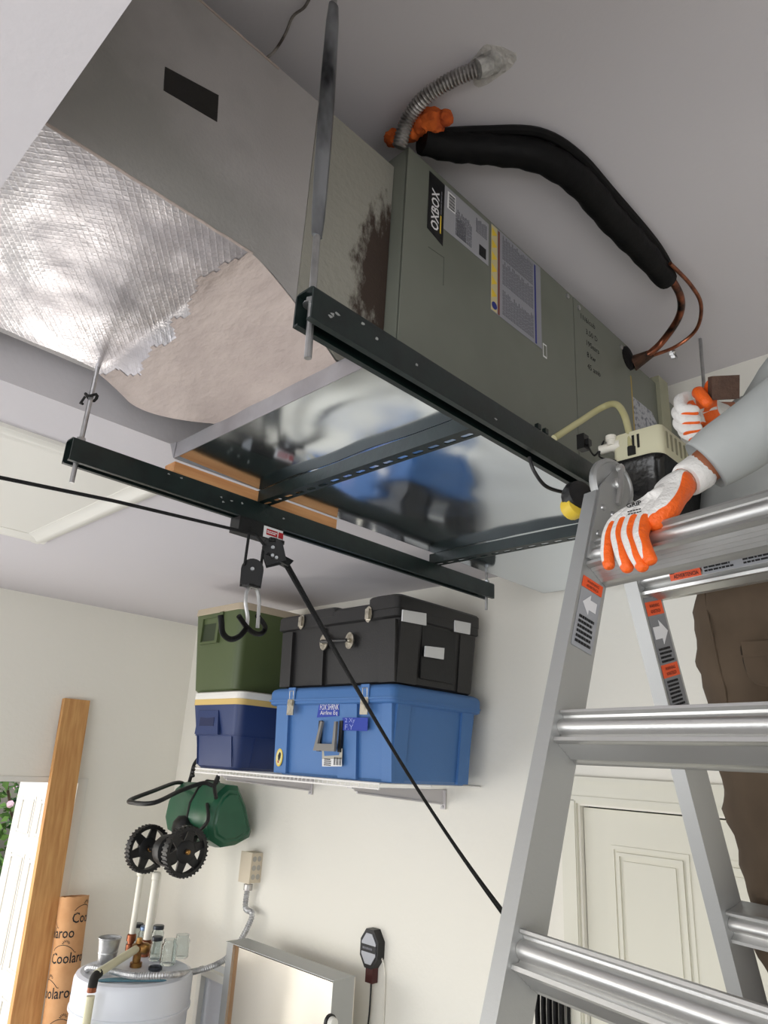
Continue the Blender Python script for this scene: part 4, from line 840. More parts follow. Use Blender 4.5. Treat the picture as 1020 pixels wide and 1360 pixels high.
# things on the heater
def ontop(px, py): return at(px, py, z=HZ + 0.001)
p = ontop(140, 1284); bk = thing('metal_bucket', 'small galvanised pail on top of the water heater', 'bucket', p)
b = B(); lathe(b, p, Z, [(0.038, 0), (0.04, 0.003), (0.047, 0.06), (0.049, 0.062), (0.049, 0.068), (0.0475, 0.07), (0.055, 0.125), (0.058, 0.128), (0.057, 0.131), (0.053, 0.127), (0.045, 0.065), (0.037, 0.006)], 24); obj('pail', b, m_zinc, bk)
m_glass = M('jar_glass', (235, 240, 240), 0.05, trans=1.0, ior=1.3)
m_lid = M('dark_jar_lid', (70, 74, 80), 0.35, 0.7)
def jar(px, py, lid, r, h, label, k=0):
    p = ontop(px, py); t = thing('glass_jar', label, 'jar', p, 'jars on the water heater')
    b = B(); lathe(b, p, Z, [(r * .9, 0), (r, 0.006), (r, h * .75), (r * .8, h * .88), (r * .8, h), (r * .74, h), (r * .74, h * .88), (r * .93, h * .73), (r * .93, 0.01), (0.001, 0.008)], 18); obj('glass', b, m_glass, t)
    if lid:
        b = B(); lathe(b, p + Z * (h * 0.9), Z, [(r * .86, 0), (r * .88, 0.004), (r * .88, 0.016), (r * .8, 0.019), (0.001, 0.019)], 18); obj('lid', b, M('blue_jar_lid', (110, 130, 160), 0.35, 0.6) if lid == 2 else m_lid, t)
jar(179, 1258, 1, 0.034, 0.11, 'lidded glass jar behind the left white pipe on the heater')
jar(189, 1262, 2, 0.034, 0.11, 'blue-lidded glass jar between the white pipes on the heater')
jar(206, 1265, 1, 0.034, 0.125, 'tallest dark-lidded glass jar, right of the white pipes')
jar(205, 1275, 1, 0.032, 0.10, 'shorter dark-lidded glass jar in front of the tallest jar')
jar(222, 1281, 0, 0.040, 0.115, 'open glass jar in front at the right end of the jars')
jar(239, 1272, 0, 0.042, 0.11, 'open glass jar furthest right on the heater')
p = ontop(206, 1288); b = B(); lathe(b, p, Z, [(0.03, 0), (0.034, 0.002), (0.034, 0.014), (0.031, 0.016), (0.028, 0.008), (0.001, 0.007)], 20); obj('jar_lid', b, m_lid, None, 'loose dark jar lid lying on the heater in front of the jars', 'lid')

# ------------------------------------------------------------------ left side: plank, cardboard tube
def rod_between(p0, p1): return V(p0), V(p1)
pk = thing('wood_plank', 'long pine plank leaning upright against the left wall by the side door', 'plank', (-4.5, 1.9, ZF))
t0 = V((-4.585, 1.915, 0.272)); t1 = V((-4.37, 1.905, ZF + 0.01))
d = (t1 - t0).normalized(); sidev = V((0, 1, 0)); sidev = (sidev - d * sidev.dot(d)).normalized(); nv = d.cross(sidev).normalized(); nv = nv if nv.x > 0 else -nv
b = B(); obox(b, (t0 + t1) / 2 + nv * 0.0, sidev * 0.080, nv * 0.019, (t1 - t0) / 2); bev(b, 0.003); obj('board', b, m_wood, pk)
ct = thing('cardboard_tube', 'tall cardboard shipping tube with printed lettering leaning behind the plank', 'tube', (-4.3, 2.05, ZF))
c0 = at(99, 1190, x=-4.42); c1 = V((-4.26, 2.055, ZF + 0.005)); dd = (c1 - c0).normalized(); RT = 0.079
b = B(); xx, yy = frame(dd)
N_ = 28; P0 = [c0 + xx * math.cos(2 * math.pi * k / N_) * RT + yy * math.sin(2 * math.pi * k / N_) * RT + dd * (NZ.noise(V((k * .9, 1, 0))) * 0.006) for k in range(N_)]
P1 = [c1 + xx * math.cos(2 * math.pi * k / N_) * RT + yy * math.sin(2 * math.pi * k / N_) * RT for k in range(N_)]
P0i = [p + (c0 - p) * 0.06 for p in P0]; P2i = [p + (c0 - p) * 0.06 + dd * 0.25 for p in P0]
loft(b, [P2i, P0i, P0, P1]); obj('tube', b, m_card, ct)
vdir = (-c0 - dd * (-c0).dot(dd)); vdir.z -= 0; vdir = (vdir - dd * vdir.dot(dd)).normalized(); tdir = (-dd).cross(vdir).normalized() * 1.0
if tdir.dot(WM @ V((1, 0, 0))) < 0: tdir = -tdir
def wrap_at(s, a0):
    def f(a, bq):
        th = a0 + (a / RT); rr = RT + 0.0007
        return c0 + dd * (s - bq) + (vdir * math.cos(th) + tdir * math.sin(th)) * rr
    return f
b = B()
for k, (s, a0) in enumerate(((0.13, 0.05), (0.20, -2.6), (0.32, -1.15), (0.48, -2.0), (0.66, -0.7), (0.84, -1.6))):
    text(b, 'Coolaroo', None, X, Y, 0.052, bold=0.012, width=0.23, wrap=wrap_at(s, a0))
    f = wrap_at(s - 0.06, a0 + 0.1); q = []
    def seg(u0, v0, u1, v1, wd):
        du, dv = u1 - u0, v1 - v0; l = math.hypot(du, dv); nx_, ny_ = -dv / l * wd, du / l * wd
        b.faces.new([b.verts.new(f(*p)) for p in ((u0 - nx_, v0 - ny_), (u1 - nx_, v1 - ny_), (u1 + nx_, v1 + ny_), (u0 + nx_, v0 + ny_))])
    for j in range(14):
        u0, u1 = j / 14, (j + 1) / 14; g_ = lambda u: 0.032 * math.sin(math.pi * min(u * 1.1, 1)) ** 0.7 - 0.01 * u
        seg(u0 * 0.13, g_(u0), u1 * 0.13, g_(u1), 0.0016)
    for j in range(7):
        a = math.pi * (0.1 + 0.8 * j / 6); seg(0.07 + 0.012 * math.cos(a), 0.03 + 0.012 * math.sin(a), 0.07 + 0.022 * math.cos(a), 0.03 + 0.022 * math.sin(a), 0.0016)
obj('print', b, m_ink, ct, label='dark printed lettering', kind='stuff')

# ------------------------------------------------------------------ steel tray cabinet, white frame, wall handset, rope coil
cb = thing('steel_cabinet', 'open brushed stainless steel tray cabinet standing against the back wall', 'cabinet', (-2.98, 2.5, ZF))
m_ss = M('stainless', (226, 219, 206), 0.3, 0.9, bump=0.03, bs=8, stretch=(1, 1, 0.1))
cx0, cx1, cy0, cy1, czt = -3.39, -2.58, 2.40, 2.53, -0.885
b = B(); box(b, (cx0, cy1 - 0.004, ZF + 0.01), (cx1, cy1, czt)); obj('back_sheet', b, m_ss, cb)
b = B(); box(b, (cx0 + 0.115, cy0, ZF + 0.01), (cx1 - 0.003, cy0 + 0.004, czt - 0.003)); obj('front_sheet', b, m_ss, cb)
b = B(); box(b, (cx1 - 0.003, cy0, ZF + 0.01), (cx1, cy1 - 0.004, czt)); obj('side_wall', b, m_alu_d, cb)
b = B(); box(b, (cx0, cy0 + 0.01, ZF + 0.01), (cx0 + 0.05, cy1 - 0.004, czt)); obj('side_wall', b, m_alu_d, cb)
b = B(); prism(b, [(cx0 + 0.05, cy0 + 0.025), (cx0 + 0.114, cy0 + 0.002), (cx0 + 0.114, cy1 - 0.004), (cx0 + 0.05, cy1 - 0.004)], (0, 0, ZF + 0.01), X, Y, Z * (czt - ZF - 0.016)); obj('door_return', b, M('warm_brass_sheet', (214, 176, 134), 0.3, 0.9), cb)
b = B(); box(b, (cx0, cy0 + 0.002, czt), (cx1, cy1, czt + 0.003)); obj('top_flange', b, m_alu_d, cb)
kp = at(437, 1357, x=cx1 + 0.002); b = B(); lathe(b, kp, X, [(0.03, 0), (0.03, 0.012), (0.022, 0.014)], 18); obj('dial_base', b, m_black, cb)
b = B(); lathe(b, kp + X * 0.012, X, [(0.023, 0), (0.024, 0.006), (0.02, 0.022), (0.012, 0.024)], 18); obj('dial', b, m_white, cb, label='white round dial')
wf = thing('white_frame', 'white painted metal frame between the water heater and the steel tray cabinet', 'frame', (-3.6, 2.6, ZF))
fx0, fx1, fyb, fzt = -3.80, -3.46, 2.56, -1.09
for lo, hi in (((fx0, fyb - 0.03, ZF + 0.01), (fx0 + 0.035, fyb, fzt)), ((fx1 - 0.035, fyb - 0.03, ZF + 0.01), (fx1, fyb, fzt)), ((fx0 + 0.036, fyb - 0.03, fzt - 0.035), (fx1 - 0.036, fyb, fzt))):
    b = B(); box(b, lo, hi); bev(b, 0.003); obj('frame_bar', b, m_white, wf)
b = B(); box(b, (fx0 + 0.01, fyb, ZF + 0.01), (fx1 - 0.01, fyb + 0.1, fzt - 0.01)); bev(b, 0.003); obj('panel', b, m_heat, wf)
hs = thing('wall_device', 'black octagonal handheld device with a short handle hung on the back wall', 'device', at(490, 1265, y=D - 0.01))
c = at(490, 1260, y=D - 0.045); oc = [(0.062 * math.cos(a), 0.085 * math.sin(a)) for a in [math.pi / 8 + k * math.pi / 4 for k in range(8)]]
b = B(); prism(b, oc, c, X, Z, Y * 0.044); bev(b, 0.006); obj('case', b, m_black, hs)
b = B(); prism(b, [(p * .78, q * .78) for p, q in oc], c, X, Z, Y * -0.004); fp = obj('face_plate', b, M('face_grey', (178, 180, 186), 0.5), hs, label='pale grey face plate')
b = B(); prism(b, [(-0.046, -0.014), (0.046, -0.014), (0.046, 0.016), (-0.046, 0.016)], c - Y * 0.004, X, Z, Y * -0.001); obj('dark_band', b, m_black, fp)
b = B(); lines_print(b, c - Y * 0.0052 - X * 0.036 - Z * 0.007, X, Z, 0.072, 0.016, 1, seed=8); obj('worn_print', b, m_greyink, fp, kind='stuff')
b = B(); obox(b, c + V((0.004, 0.022, -0.105)), (0.022, 0, 0), (0, 0.018, 0), (0, 0, 0.03)); bev(b, 0.006); obj('grip', b, M('dark_red_plug', (74, 34, 32), 0.5), hs)
b = B(); tube(b, smooth_path([c + V((0.004, 0.022, -0.13)), c + V((0.0, 0.025, -0.25)), c + V((-0.02, 0.03, -0.45)), c + V((-0.015, 0.03, -0.9)), c + V((0, 0.03, ZF + 0.02 - c.z))], 6), 0.004, 6); obj('cord', b, m_black, hs)
b = B(); tube(b, smooth_path([c + V((0.055, 0.03, -0.03)), c + V((0.075, 0.035, -0.1)), c + V((0.078, 0.038, -0.35)), c + V((0.08, 0.038, -0.9))], 6), 0.003, 6); obj('cord', b, m_pvc, hs, label='thin white cord')

# ------------------------------------------------------------------ hoist: bracket, pulleys, hook, rope
ho = thing('hoist_bracket', 'black pulley bracket with a red and white label under the rear channel', 'pulley', (RX, 1.18, 0.6))
xb0 = RX - 0.04; zb = BZ - BH
pA, pB = at(318, 690, x=RX), at(376, 708, x=RX); y0h, y1h = pA.y - 0.0, pB.y
b = B(); box(b, (RX - 0.045, y0h, zb - 0.045), (RX + 0.002, y1h, zb - 0.001)); bev(b, 0.003, 1); obj('housing', b, m_black, ho)
b = B(); plate(b, (RX + 0.0025, y0h + 0.085, zb - 0.042), Y, Z, y1h - y0h - 0.088, 0.034, 0.0008); lb = obj('label', b, m_paper, ho, label='red and white maker label')
b = B(); plate(b, (RX + 0.0035, y0h + 0.095, zb - 0.033), Y, Z, 0.04, 0.018, 0.0005); obj('red_block', b, m_red, lb)
b = B(); plate(b, (RX + 0.0035, y0h + 0.139, zb - 0.033), Y, Z, 0.018, 0.018, 0.0005); obj('red_block', b, m_red, lb)
b = B(); lines_print(b, (RX + 0.0041, y0h + 0.097, zb - 0.029), Y, Z, 0.036, 0.010, 2, seed=2); obj('print', b, m_paper, lb, kind='stuff')
pc = at(362, 730, x=RX)
def pulley(parent, c, ax, r, down, side_mat=m_black):
    ax = V(ax).normalized(); dn = V(down).normalized(); sd = ax.cross(dn).normalized()
    b = B(); lathe(b, c - ax * 0.006, ax, [(r * .92, 0), (r * .8, 0.004), (r * .8, 0.008), (r * .92, 0.012)], 20); obj('sheave', b, m_zinc, parent)
    for s in (-1, 1):
        b = B(); poly = [(r * 1.06 * math.cos(a), r * 1.06 * math.sin(a)) for a in [math.pi + k * math.pi / 10 for k in range(11)]]
        poly = [(r * 1.06 * math.cos(a), -r * 1.06 * math.sin(a)) for a in [math.pi * k / 10 for k in range(11)]] + [(-r * 1.0, r * 1.5), (r * 1.0, r * 1.5)]
        prism(b, poly, c + ax * (0.011 * s) - ax * 0.0015, sd, dn, ax * 0.003); obj('cheek_plate', b, side_mat, parent)
    b = B(); cyl(b, c - ax * 0.018, c + ax * 0.018, 0.0055, n=10); obj('pin', b, m_zinc, parent)
pax = V((0.8, -0.55, 0.15))
pulley(ho, pc, pax, 0.030, (0.15, 0.35, -1))
b = B(); box(b, (pc.x - 0.014, pc.y - 0.02, pc.z + 0.02), (pc.x + 0.014, pc.y + 0.03, zb - 0.04)); obj('swivel', b, m_black, ho)
qc = at(370, 742, x=RX); b = B(); obox(b, qc, (0.016, -0.006, 0), (0.012, 0.034, -0.012), (0, -0.008, -0.010)); bev(b, 0.002, 1); obj('cam_lock', b, m_black, ho)
b = B()
for k in range(2): p = at(362 + 5 * k, 738 + 3 * k, x=RX + 0.02); cyl(b, p - pax.normalized() * 0.004, p + pax.normalized() * 0.005, 0.005, n=8)
obj('rivet', b, m_zinc, ho, kind='stuff')
hk = thing('hoist_hook', 'pulley block with a rubber-coated double hook hanging in front of the green cooler', 'hook', at(335, 850, x=RX))
bc = at(335, 758, x=RX); pulley(hk, bc, (0.8, -0.55, 0.1), 0.03, (0, 0, -1))
b = B(); box(b, (bc.x - 0.017, bc.y - 0.017, bc.z - 0.048), (bc.x + 0.017, bc.y + 0.017, bc.z - 0.042)); obj('yoke', b, m_black, hk)
b = B()
lnk = [(bc + V((0, 0, -0.045))), at(328, 785, x=RX), at(326, 800, x=RX), at(329, 820, x=RX), at(327, 835, x=RX)]
lnk2 = [(bc + V((0, 0, -0.045))), at(341, 783, x=RX), at(344, 800, x=RX), at(343, 820, x=RX), at(342, 834, x=RX)]
tube(b, smooth_path(lnk, 5), 0.0055, 8); l1 = obj('hook_wire', b, m_zinc, hk); b = B(); tube(b, smooth_path(lnk2, 5), 0.0055, 8); obj('hook_wire', b, m_zinc, hk)
b = B(); tube(b, smooth_path([lnk[-1], at(318, 845, x=RX + .02), at(306, 849, x=RX + .05), at(296, 841, x=RX + .07), at(294, 825, x=RX + .08), at(293, 817, x=RX + .08)], 6), 0.0078, 10); obj('rubber_sleeve', b, m_rubber, hk)
b = B(); tube(b, smooth_path([at(317, 818, x=RX + .01), at(327, 832, x=RX), at(338, 841, x=RX - .02), at(348, 841, x=RX - .05), at(352, 832, x=RX - .05), at(342, 818, x=RX - .0)], 6), 0.0075, 10); obj('rubber_sleeve', b, m_rubber, hk)
rp = thing('hoist_rope', 'black hoist rope running through the pulleys and down to a wall cleat', 'rope', at(662, 1262, y=D - 0.1))
b = B(); tube(b, [at(-40, 626, x=RX - 0.0), at(150, 665, x=RX), at(340, 710, x=RX), pc + V((0.01, -0.035, 0.0))], 0.0048, 8); obj('rope_run', b, m_rope, rp)
b = B(); tube(b, [at(332, 700, x=RX), bc + V((0.0, -0.028, 0.01))], 0.0042, 8); obj('rope_run', b, m_rope, rp)
b = B(); tube(b, [bc + V((0.0, 0.028, 0.0)), pc + V((-0.005, -0.03, -0.01))], 0.0042, 8); obj('rope_run', b, m_rope, rp)
coil = at(722, 1345, y=D - 0.05)
for s, ox in ((0, 0.0), (1, 0.04)):
    b = B(); p0 = at(374 + 4 * s, 742, x=RX + 0.01); p1 = coil + V((ox, 0, 0.14)); pts = [p0.lerp(p1, k / 40) for k in range(41)]
    pts = [p + V((0, 0, -0.05 * math.sin(math.pi * k / 40) * (1 + .5 * s))) for k, p in enumerate(pts)]; tube(b, pts, 0.0055, 8); obj('rope_run', b, m_rope, rp)
kn = at(432, 862, x=RX - 0.0)
b = B()
for k in range(16):
    x_ = coil.x - 0.03 + 0.0085 * k; y_ = D - 0.02 - 0.02 * (k % 3); tube(b, smooth_path([(x_, y_, coil.z + 0.14), (x_ - 0.006, y_ - 0.008, coil.z), (x_ + 0.004, y_, coil.z - 0.3 - 0.02 * (k % 4)), (x_ + 0.02, y_, coil.z - 0.34 - 0.02 * (k % 4))], 5), 0.006, 6)
obj('rope_bundle', b, m_rope, rp, kind='stuff', label='coiled rope hanging at the wall')
b = B(); box(b, (coil.x - 0.05, D - 0.05, coil.z + 0.12), (coil.x + 0.12, D - 0.001, coil.z + 0.15)); bev(b, 0.005); obj('cleat', b, m_black, rp)
# ------------------------------------------------------------------ step ladder
U = V((.972, -.235, 0)); HH = V((.235, .972, 0)); DU = (HH * .283 + Z * .959).normalized(); NF = U.cross(DU).normalized(); NF = NF if NF.y < 0 else -NF
LP2 = V((-.605, .994, .072)); RQ = V((-.584, 1.265, .353)); DR = (-HH * .283 + Z * .959).normalized(); NR = U.cross(DR).normalized(); NR = NR if NR.y < 0 else -NR
LW = 0.46
lad = thing('step_ladder', 'aluminium multi-position step ladder with wide rungs, standing in front of the back wall', 'ladder', (LP2.x + .2, 1.1, ZF))
prof = [(-.004, .0245), (.000, .0225), (.000, .0185), (-.008, .0165), (-.0095, .013), (-.004, .0095), (.000, .005), (.0012, 0), (.000, -.005), (-.004, -.0095), (-.0095, -.013), (-.008, -.0165), (.003, -.0205), (.003, -.026),
        (-.006, -.0285), (-.008, -.0275), (-.014, -.0315), (-.016, -.0305), (-.022, -.0345), (-.024, -.0335), (-.030, -.0375), (-.032, -.0365), (-.038, -.0405), (-.040, -.0395), (-.052, -.044), (-.054, -.040), (-.050, .018), (-.054, .022), (-.052, .0245), (-.03, .0225), (-.012, .0225)]
def stile(P, up, nf, b0, b1, a0, sgn, parent, name='stile'):
    """C-section rail: web at a0, flanges pointing away from the rungs"""
    b = B(); t_ = .003; w_ = .03; dp = .062; s = -sgn
    poly = [(0, 0), (s * w_, 0), (s * w_, -.004), (s * t_, -.004), (s * t_, -dp + .004), (s * w_, -dp + .004), (s * w_, -dp), (0, -dp)]
    prism(b, poly, P + U * a0 + up * b0 + nf * .010, U, nf, up * (b1 - b0)); bev(b, .0012, 1)
    return obj(name, b, m_alu_d, parent)
b1s = .43
fs = stile(LP2, DU, NF, -2.31, b1s, 0, 1, lad); stile(LP2, DU, NF, -2.31, b1s, LW, -1, lad)
rs = stile(RQ, DR, NR, -2.6, .14, 0, 1, lad); stile(RQ, DR, NR, -2.6, .14, LW, -1, lad)
def rung(P, up, nf):
    b = B(); prism(b, prof, P, nf, up, U * LW); o = obj('rung', b, m_alu, lad, ang=50); return o
for k in range(1, -7, -1): r_ = rung(LP2 + DU * (.305 * k) + U * .0005, DU, NF)
for k in range(0, 8): q_ = rung(RQ - DR * (.305 * k) + U * .0005, DR, NR)
# hinge pair
for a0, s in ((0.0, 1), (LW, -1)):
    hc_ = V((-.586, 1.163, .512)) + U * (a0 + .004 * s); ax = U * s
    b = B(); lathe(b, hc_ - ax * .004, ax, [(.052, 0), (.054, .003), (.054, .012), (.050, .016), (.046, .016), (.044, .013), (.001, .013)], 36); hg = obj('hinge_disc', b, m_alu_d, lad)
    for (P, up, nf, bb) in ((LP2, DU, NF, b1s), (RQ, DR, NR, .14)):
        b = B(); q0 = P + up * (bb - .14) + U * a0; q1 = P + up * (bb + .01) + U * a0
        vs = [q0 + nf * .004, q0 - nf * .046, q1 - nf * .046, q1 + nf * .004]
        vs = [q0 + nf * .006, q0 - nf * .048, q1 - nf * .04, hc_ + (hc_ - q1).cross(U).normalized() * 0.0 + up * .045, q1 + nf * .006]
        loft(b, [[p + ax * .0005 for p in vs], [p + ax * .005 for p in vs]]); obj('hinge_plate', b, m_alu_d, lad)
    b = B()
    for k in range(4): p = LP2 + DU * (b1s - .03 - .034 * (k // 2) * 1.6) + U * a0 + NF * (-.008 - .026 * (k % 2)); lathe(b, p + ax * .005, ax, [(.006, 0), (.005, .003), (.002, .0042)], 10)
    obj('rivet', b, m_zinc, lad, kind='stuff')
    b = B(); k1 = hc_ + ax * .02; lathe(b, k1 - ax * .006, ax, [(.012, 0), (.012, .008), (.009, .011)], 14)
    dl = (Z * .8 + HH * .2).normalized(); tube(b, [k1 + dl * .036, k1 + dl * .012 + ax * .004, k1 - dl * .02 + ax * .006, k1 - dl * .046 + ax * .004], .006, 8); lathe(b, k1 + dl * .034 - ax * .004, ax, [(.009, 0), (.009, .007), (.006, .009)], 12)
    obj('lock_lever', b, m_alu, lad, merge=False)
# stickers on the inner webs
m_stk = M('grey_sticker', (150, 152, 156), 0.5); m_arrow = M('white_arrow', (214, 214, 216), 0.5); m_stk_d = M('dark_sticker', (120, 121, 124), 0.5)
def sticker(P, up, nf, b0, c0_, w_, items):
    """stickers lie on the web (normal U); reading along -nf"""
    o = P + up * b0 + nf * c0_ + U * .0006; ex = -nf
    for it in items:
        k = it[0]
        if k == 'warn':
            b = B(); plate(b, o + up * it[1], ex, up, w_, it[2], .0006); q = obj('warning_sticker', b, m_orange, lad, label='orange warning sticker on the ladder rail')
            b = B(); text(b, 'WARNING', o + up * (it[1] + it[2] * .55) + ex * w_ * .2 + U * .0008, ex, up, it[2] * .25, width=w_ * .6); text(b, 'ADVERTENCIA', o + up * (it[1] + it[2] * .15) + ex * w_ * .2 + U * .0008, ex, up, it[2] * .25, width=w_ * .6); obj('lettering', b, m_ink, q)
        elif k == 'field':
            b = B(); plate(b, o + up * it[1], ex, up, w_, it[2], .0005); obj('label_field', b, it[3], lad)
        elif k == 'arrow':
            s = it[2]; pts = {'l': [(0, .5), (.5, 1), (.5, .75), (1, .75), (1, .25), (.5, .25), (.5, 0)], 'r': [(1, .5), (.5, 1), (.5, .75), (0, .75), (0, .25), (.5, .25), (.5, 0)], 'd': [(.5, 0), (1, .5), (.72, .5), (.72, 1), (.28, 1), (.28, .5), (0, .5)]}[it[3]]
            b = B(); prism(b, [(p * s * .9, q * s) for p, q in pts], o + up * it[1] + ex * (w_ - s * .9) / 2 + U * .001, ex, up, U * .0005); obj('arrow_mark', b, m_arrow, lad)
        else:
            b = B(); lines_print(b, o + up * it[1] + ex * w_ * .12 + U * .001, ex, up, w_ * .76, it[2], it[3], seed=int(abs(it[1]) * 1000)); obj('fine_print', b, m_ink, lad, kind='stuff')
# front rail: sticker between the first and second rung
sticker(LP2, DU, NF, .132, .004, .048, [('field', .0, .105, m_stk), ('warn', .106, .02), ('arrow', .062, .036, 'l'), ('print', .006, .052, 6)])
sticker(RQ, DR, NR, -.245, .004, .05, [('field', -.012, .225, m_stk_d), ('warn', .178, .026), ('arrow', .122, .046, 'r'), ('print', .088, .03, 4), ('warn', .062, .024), ('print', .008, .05, 7)])
sticker(RQ, DR, NR, -.245, .004, .05, [('arrow', -.045, .042, 'd')])
# label on the upper rear rung
o = RQ + U * .068 - DR * .012 + NR * .0035
b = B(); plate(b, o, U, DR, .062, .024, .0006); q = obj('warning_sticker', b, m_orange, lad, label='orange warning sticker on the upper far rung')
b = B(); text(b, 'WARNING', o + U * .016 + DR * .0135 + NR * .001, U, DR, .007, bold=.01, width=.036); text(b, 'ADVERTENCIA', o + U * .008 + DR * .003 + NR * .001, U, DR, .007, bold=.01, width=.05)
prism(b, [(0, 0), (.009, 0), (.0045, .008)], o + U * .002 + DR * .012 + NR * .001, U, DR, NR * .0004); obj('lettering', b, m_ink, q)
b = B(); plate(b, o + U * .066, U, DR, .15, .022, .0005); q = obj('label_field', b, m_stk, lad)
b = B(); lines_print(b, o + U * .07 + DR * .003 + NR * .001, U, DR, .06, .017, 3, seed=5); lines_print(b, o + U * .142 + DR * .003 + NR * .001, U, DR, .06, .017, 3, seed=9); obj('fine_print', b, m_ink, q, kind='stuff')
for P, up, nf, bb in ((LP2, DU, NF, -2.31), (RQ, DR, NR, -2.6)):
    for a0, s in ((0, -1), (LW, 1)):
        b = B(); obox(b, P + up * (bb - .012) + U * (a0 + s * .015) - nf * .02, U * .02, nf * .036, up * .012); bev(b, .004); obj('rubber_foot', b, m_rubber, lad)

# ------------------------------------------------------------------ the worker
def skin(verts, edges, radii, levels=2, root=0):
    me = bpy.data.meshes.new('sk'); me.from_pydata([tuple(v) for v in verts], edges, []); o = bpy.data.objects.new('sk', me); COL.objects.link(o)
    m1 = o.modifiers.new('s', 'SKIN'); m1.use_smooth_shade = True; m1.branch_smoothing = 0.4
    if not me.skin_vertices: me.skin_vertices.new()
    for i, r in enumerate(radii):
        d = me.skin_vertices[0].data[i]; d.radius = r if isinstance(r, tuple) else (r, r); d.use_root = (i == root)
    m2 = o.modifiers.new('d', 'SUBSURF'); m2.levels = levels; m2.render_levels = levels
    dg = bpy.context.evaluated_depsgraph_get(); out = bpy.data.meshes.new_from_object(o.evaluated_get(dg)); bpy.data.objects.remove(o); bpy.data.meshes.remove(me)
    for p in out.polygons: p.use_smooth = True
    return out
def chain(*pts):
    return [(i, i + 1) for i in range(len(pts) - 1)]
def fabric(name, rgb, rgb2, ns=5, wr=0.5, ws=9, stretch=None):
    m = M(name, rgb, 0.85, rgb2=rgb2, ns=ns, nd=4, bump=wr, bs=ws, stretch=stretch); return m
m_shirt = fabric('grey_jersey', (172, 175, 173), (160, 164, 163), 6, 0.5, 7)
m_pants = fabric('brown_canvas', (94, 79, 63), (77, 64, 50), 7, 0.9, 9, (1, 1, 0.6))
m_skin = M('skin', (176, 112, 78), 0.55, rgb2=(158, 96, 66), ns=20)
m_hair = M('dark_hair', (38, 30, 26), 0.7)
man = thing('person', 'worker in grey long-sleeved shirt, brown cargo trousers and white-orange gloves leaning over the ladder', 'person', (-.45, 1.65, -.55))
PEL = V((-.50, 1.70, .33)); WST = V((-.475, 1.70, .47)); CH = V((-.41, 1.70, .70)); UC = V((-.30, 1.70, .84)); NK = V((-.20, 1.70, .945)); HD0 = V((-.15, 1.69, 1.02)); HD1 = V((-.13, 1.68, 1.12))
LSH = V((-.25, 1.50, .90)); LEL = V((-.205, 1.23, .655)); LWR = V((-.425, 1.150, .492)); LHD = V((-.445, 1.12, .462))
RSH = V((-.33, 1.90, .92)); REL = V((-.24, 1.66, .74)); RWR = V((-.50, 1.475, .765)); RHD = V((-.53, 1.45, .77))
LHP = V((-.50, 1.61, .29)); LKN = V((-.49, 1.60, -.12)); LAN = V((-.415, 1.52, -.47)); LTO = V((-.53, 1.53, -.505))
RHP = V((-.50, 1.80, .29)); RKN = V((-.49, 1.80, -.12)); RAN = V((-.415, 1.68, -.47)); RTO = V((-.53, 1.68, -.505))
bv = [PEL, WST, CH, UC, NK, HD0, HD1, LSH, LEL, LWR, LHD, RSH, REL, RWR, RHD, LHP, LKN, LAN, LTO, RHP, RKN, RAN, RTO]
be = [(0, 1), (1, 2), (2, 3), (3, 4), (4, 5), (5, 6), (3, 7), (7, 8), (8, 9), (9, 10), (3, 11), (11, 12), (12, 13), (13, 14), (0, 15), (15, 16), (16, 17), (17, 18), (0, 19), (19, 20), (20, 21), (21, 22)]
br_ = [.13, .115, .12, .10, .052, .075, .08, .055, .045, .031, .024, .055, .045, .031, .024, .08, .05, .036, .03, .08, .05, .036, .03]
bd = skin(bv, be, br_); obj('body', bd, m_skin, man)
# head details (out of the photograph's frame)
b = B(); lump(b, (-.13, 1.685, 1.085), .098, (1.02, .82, 1.18), 3, 3, 0.03); obj('head', b, m_skin, man)
b = B(); lump(b, (-.105, 1.685, 1.125), .098, (1.0, .86, .92), 5, 3, 0.1); obj('hair', b, m_hair, man)
b = B(); loft(b, [[V((-.225, 1.685 + .012 * c, 1.06 + .012 * s)) for c, s in ((1, -1), (-1, -1), (-.5, 3.2), (.5, 3.2))], [V((-.254, 1.685 + .009 * c, 1.058 + .006 * s)) for c, s in ((1, -1), (-1, -1), (-.4, 1), (.4, 1))]]); bev(b, .004); obj('nose', b, m_skin, man)
for s in (-1, 1):
    b = B(); lump(b, (-.218, 1.685 + .034 * s, 1.095), .012, (.6, 1.2, .7), 1, 2, 0); obj('eye', b, M('eye_white', (235, 232, 228), .3) if s < 0 else bpy.data.materials['eye_white'], man)
    b = B(); lump(b, (-.12, 1.685 + .085 * s, 1.08), .03, (.7, .35, 1.1), 2, 2, .1); obj('ear', b, m_skin, man)
b = B(); lump(b, (-.217, 1.685, 1.018), .02, (.5, 1.3, .35), 4, 2, 0); obj('mouth', b, M('lips', (150, 84, 70), .5), man)
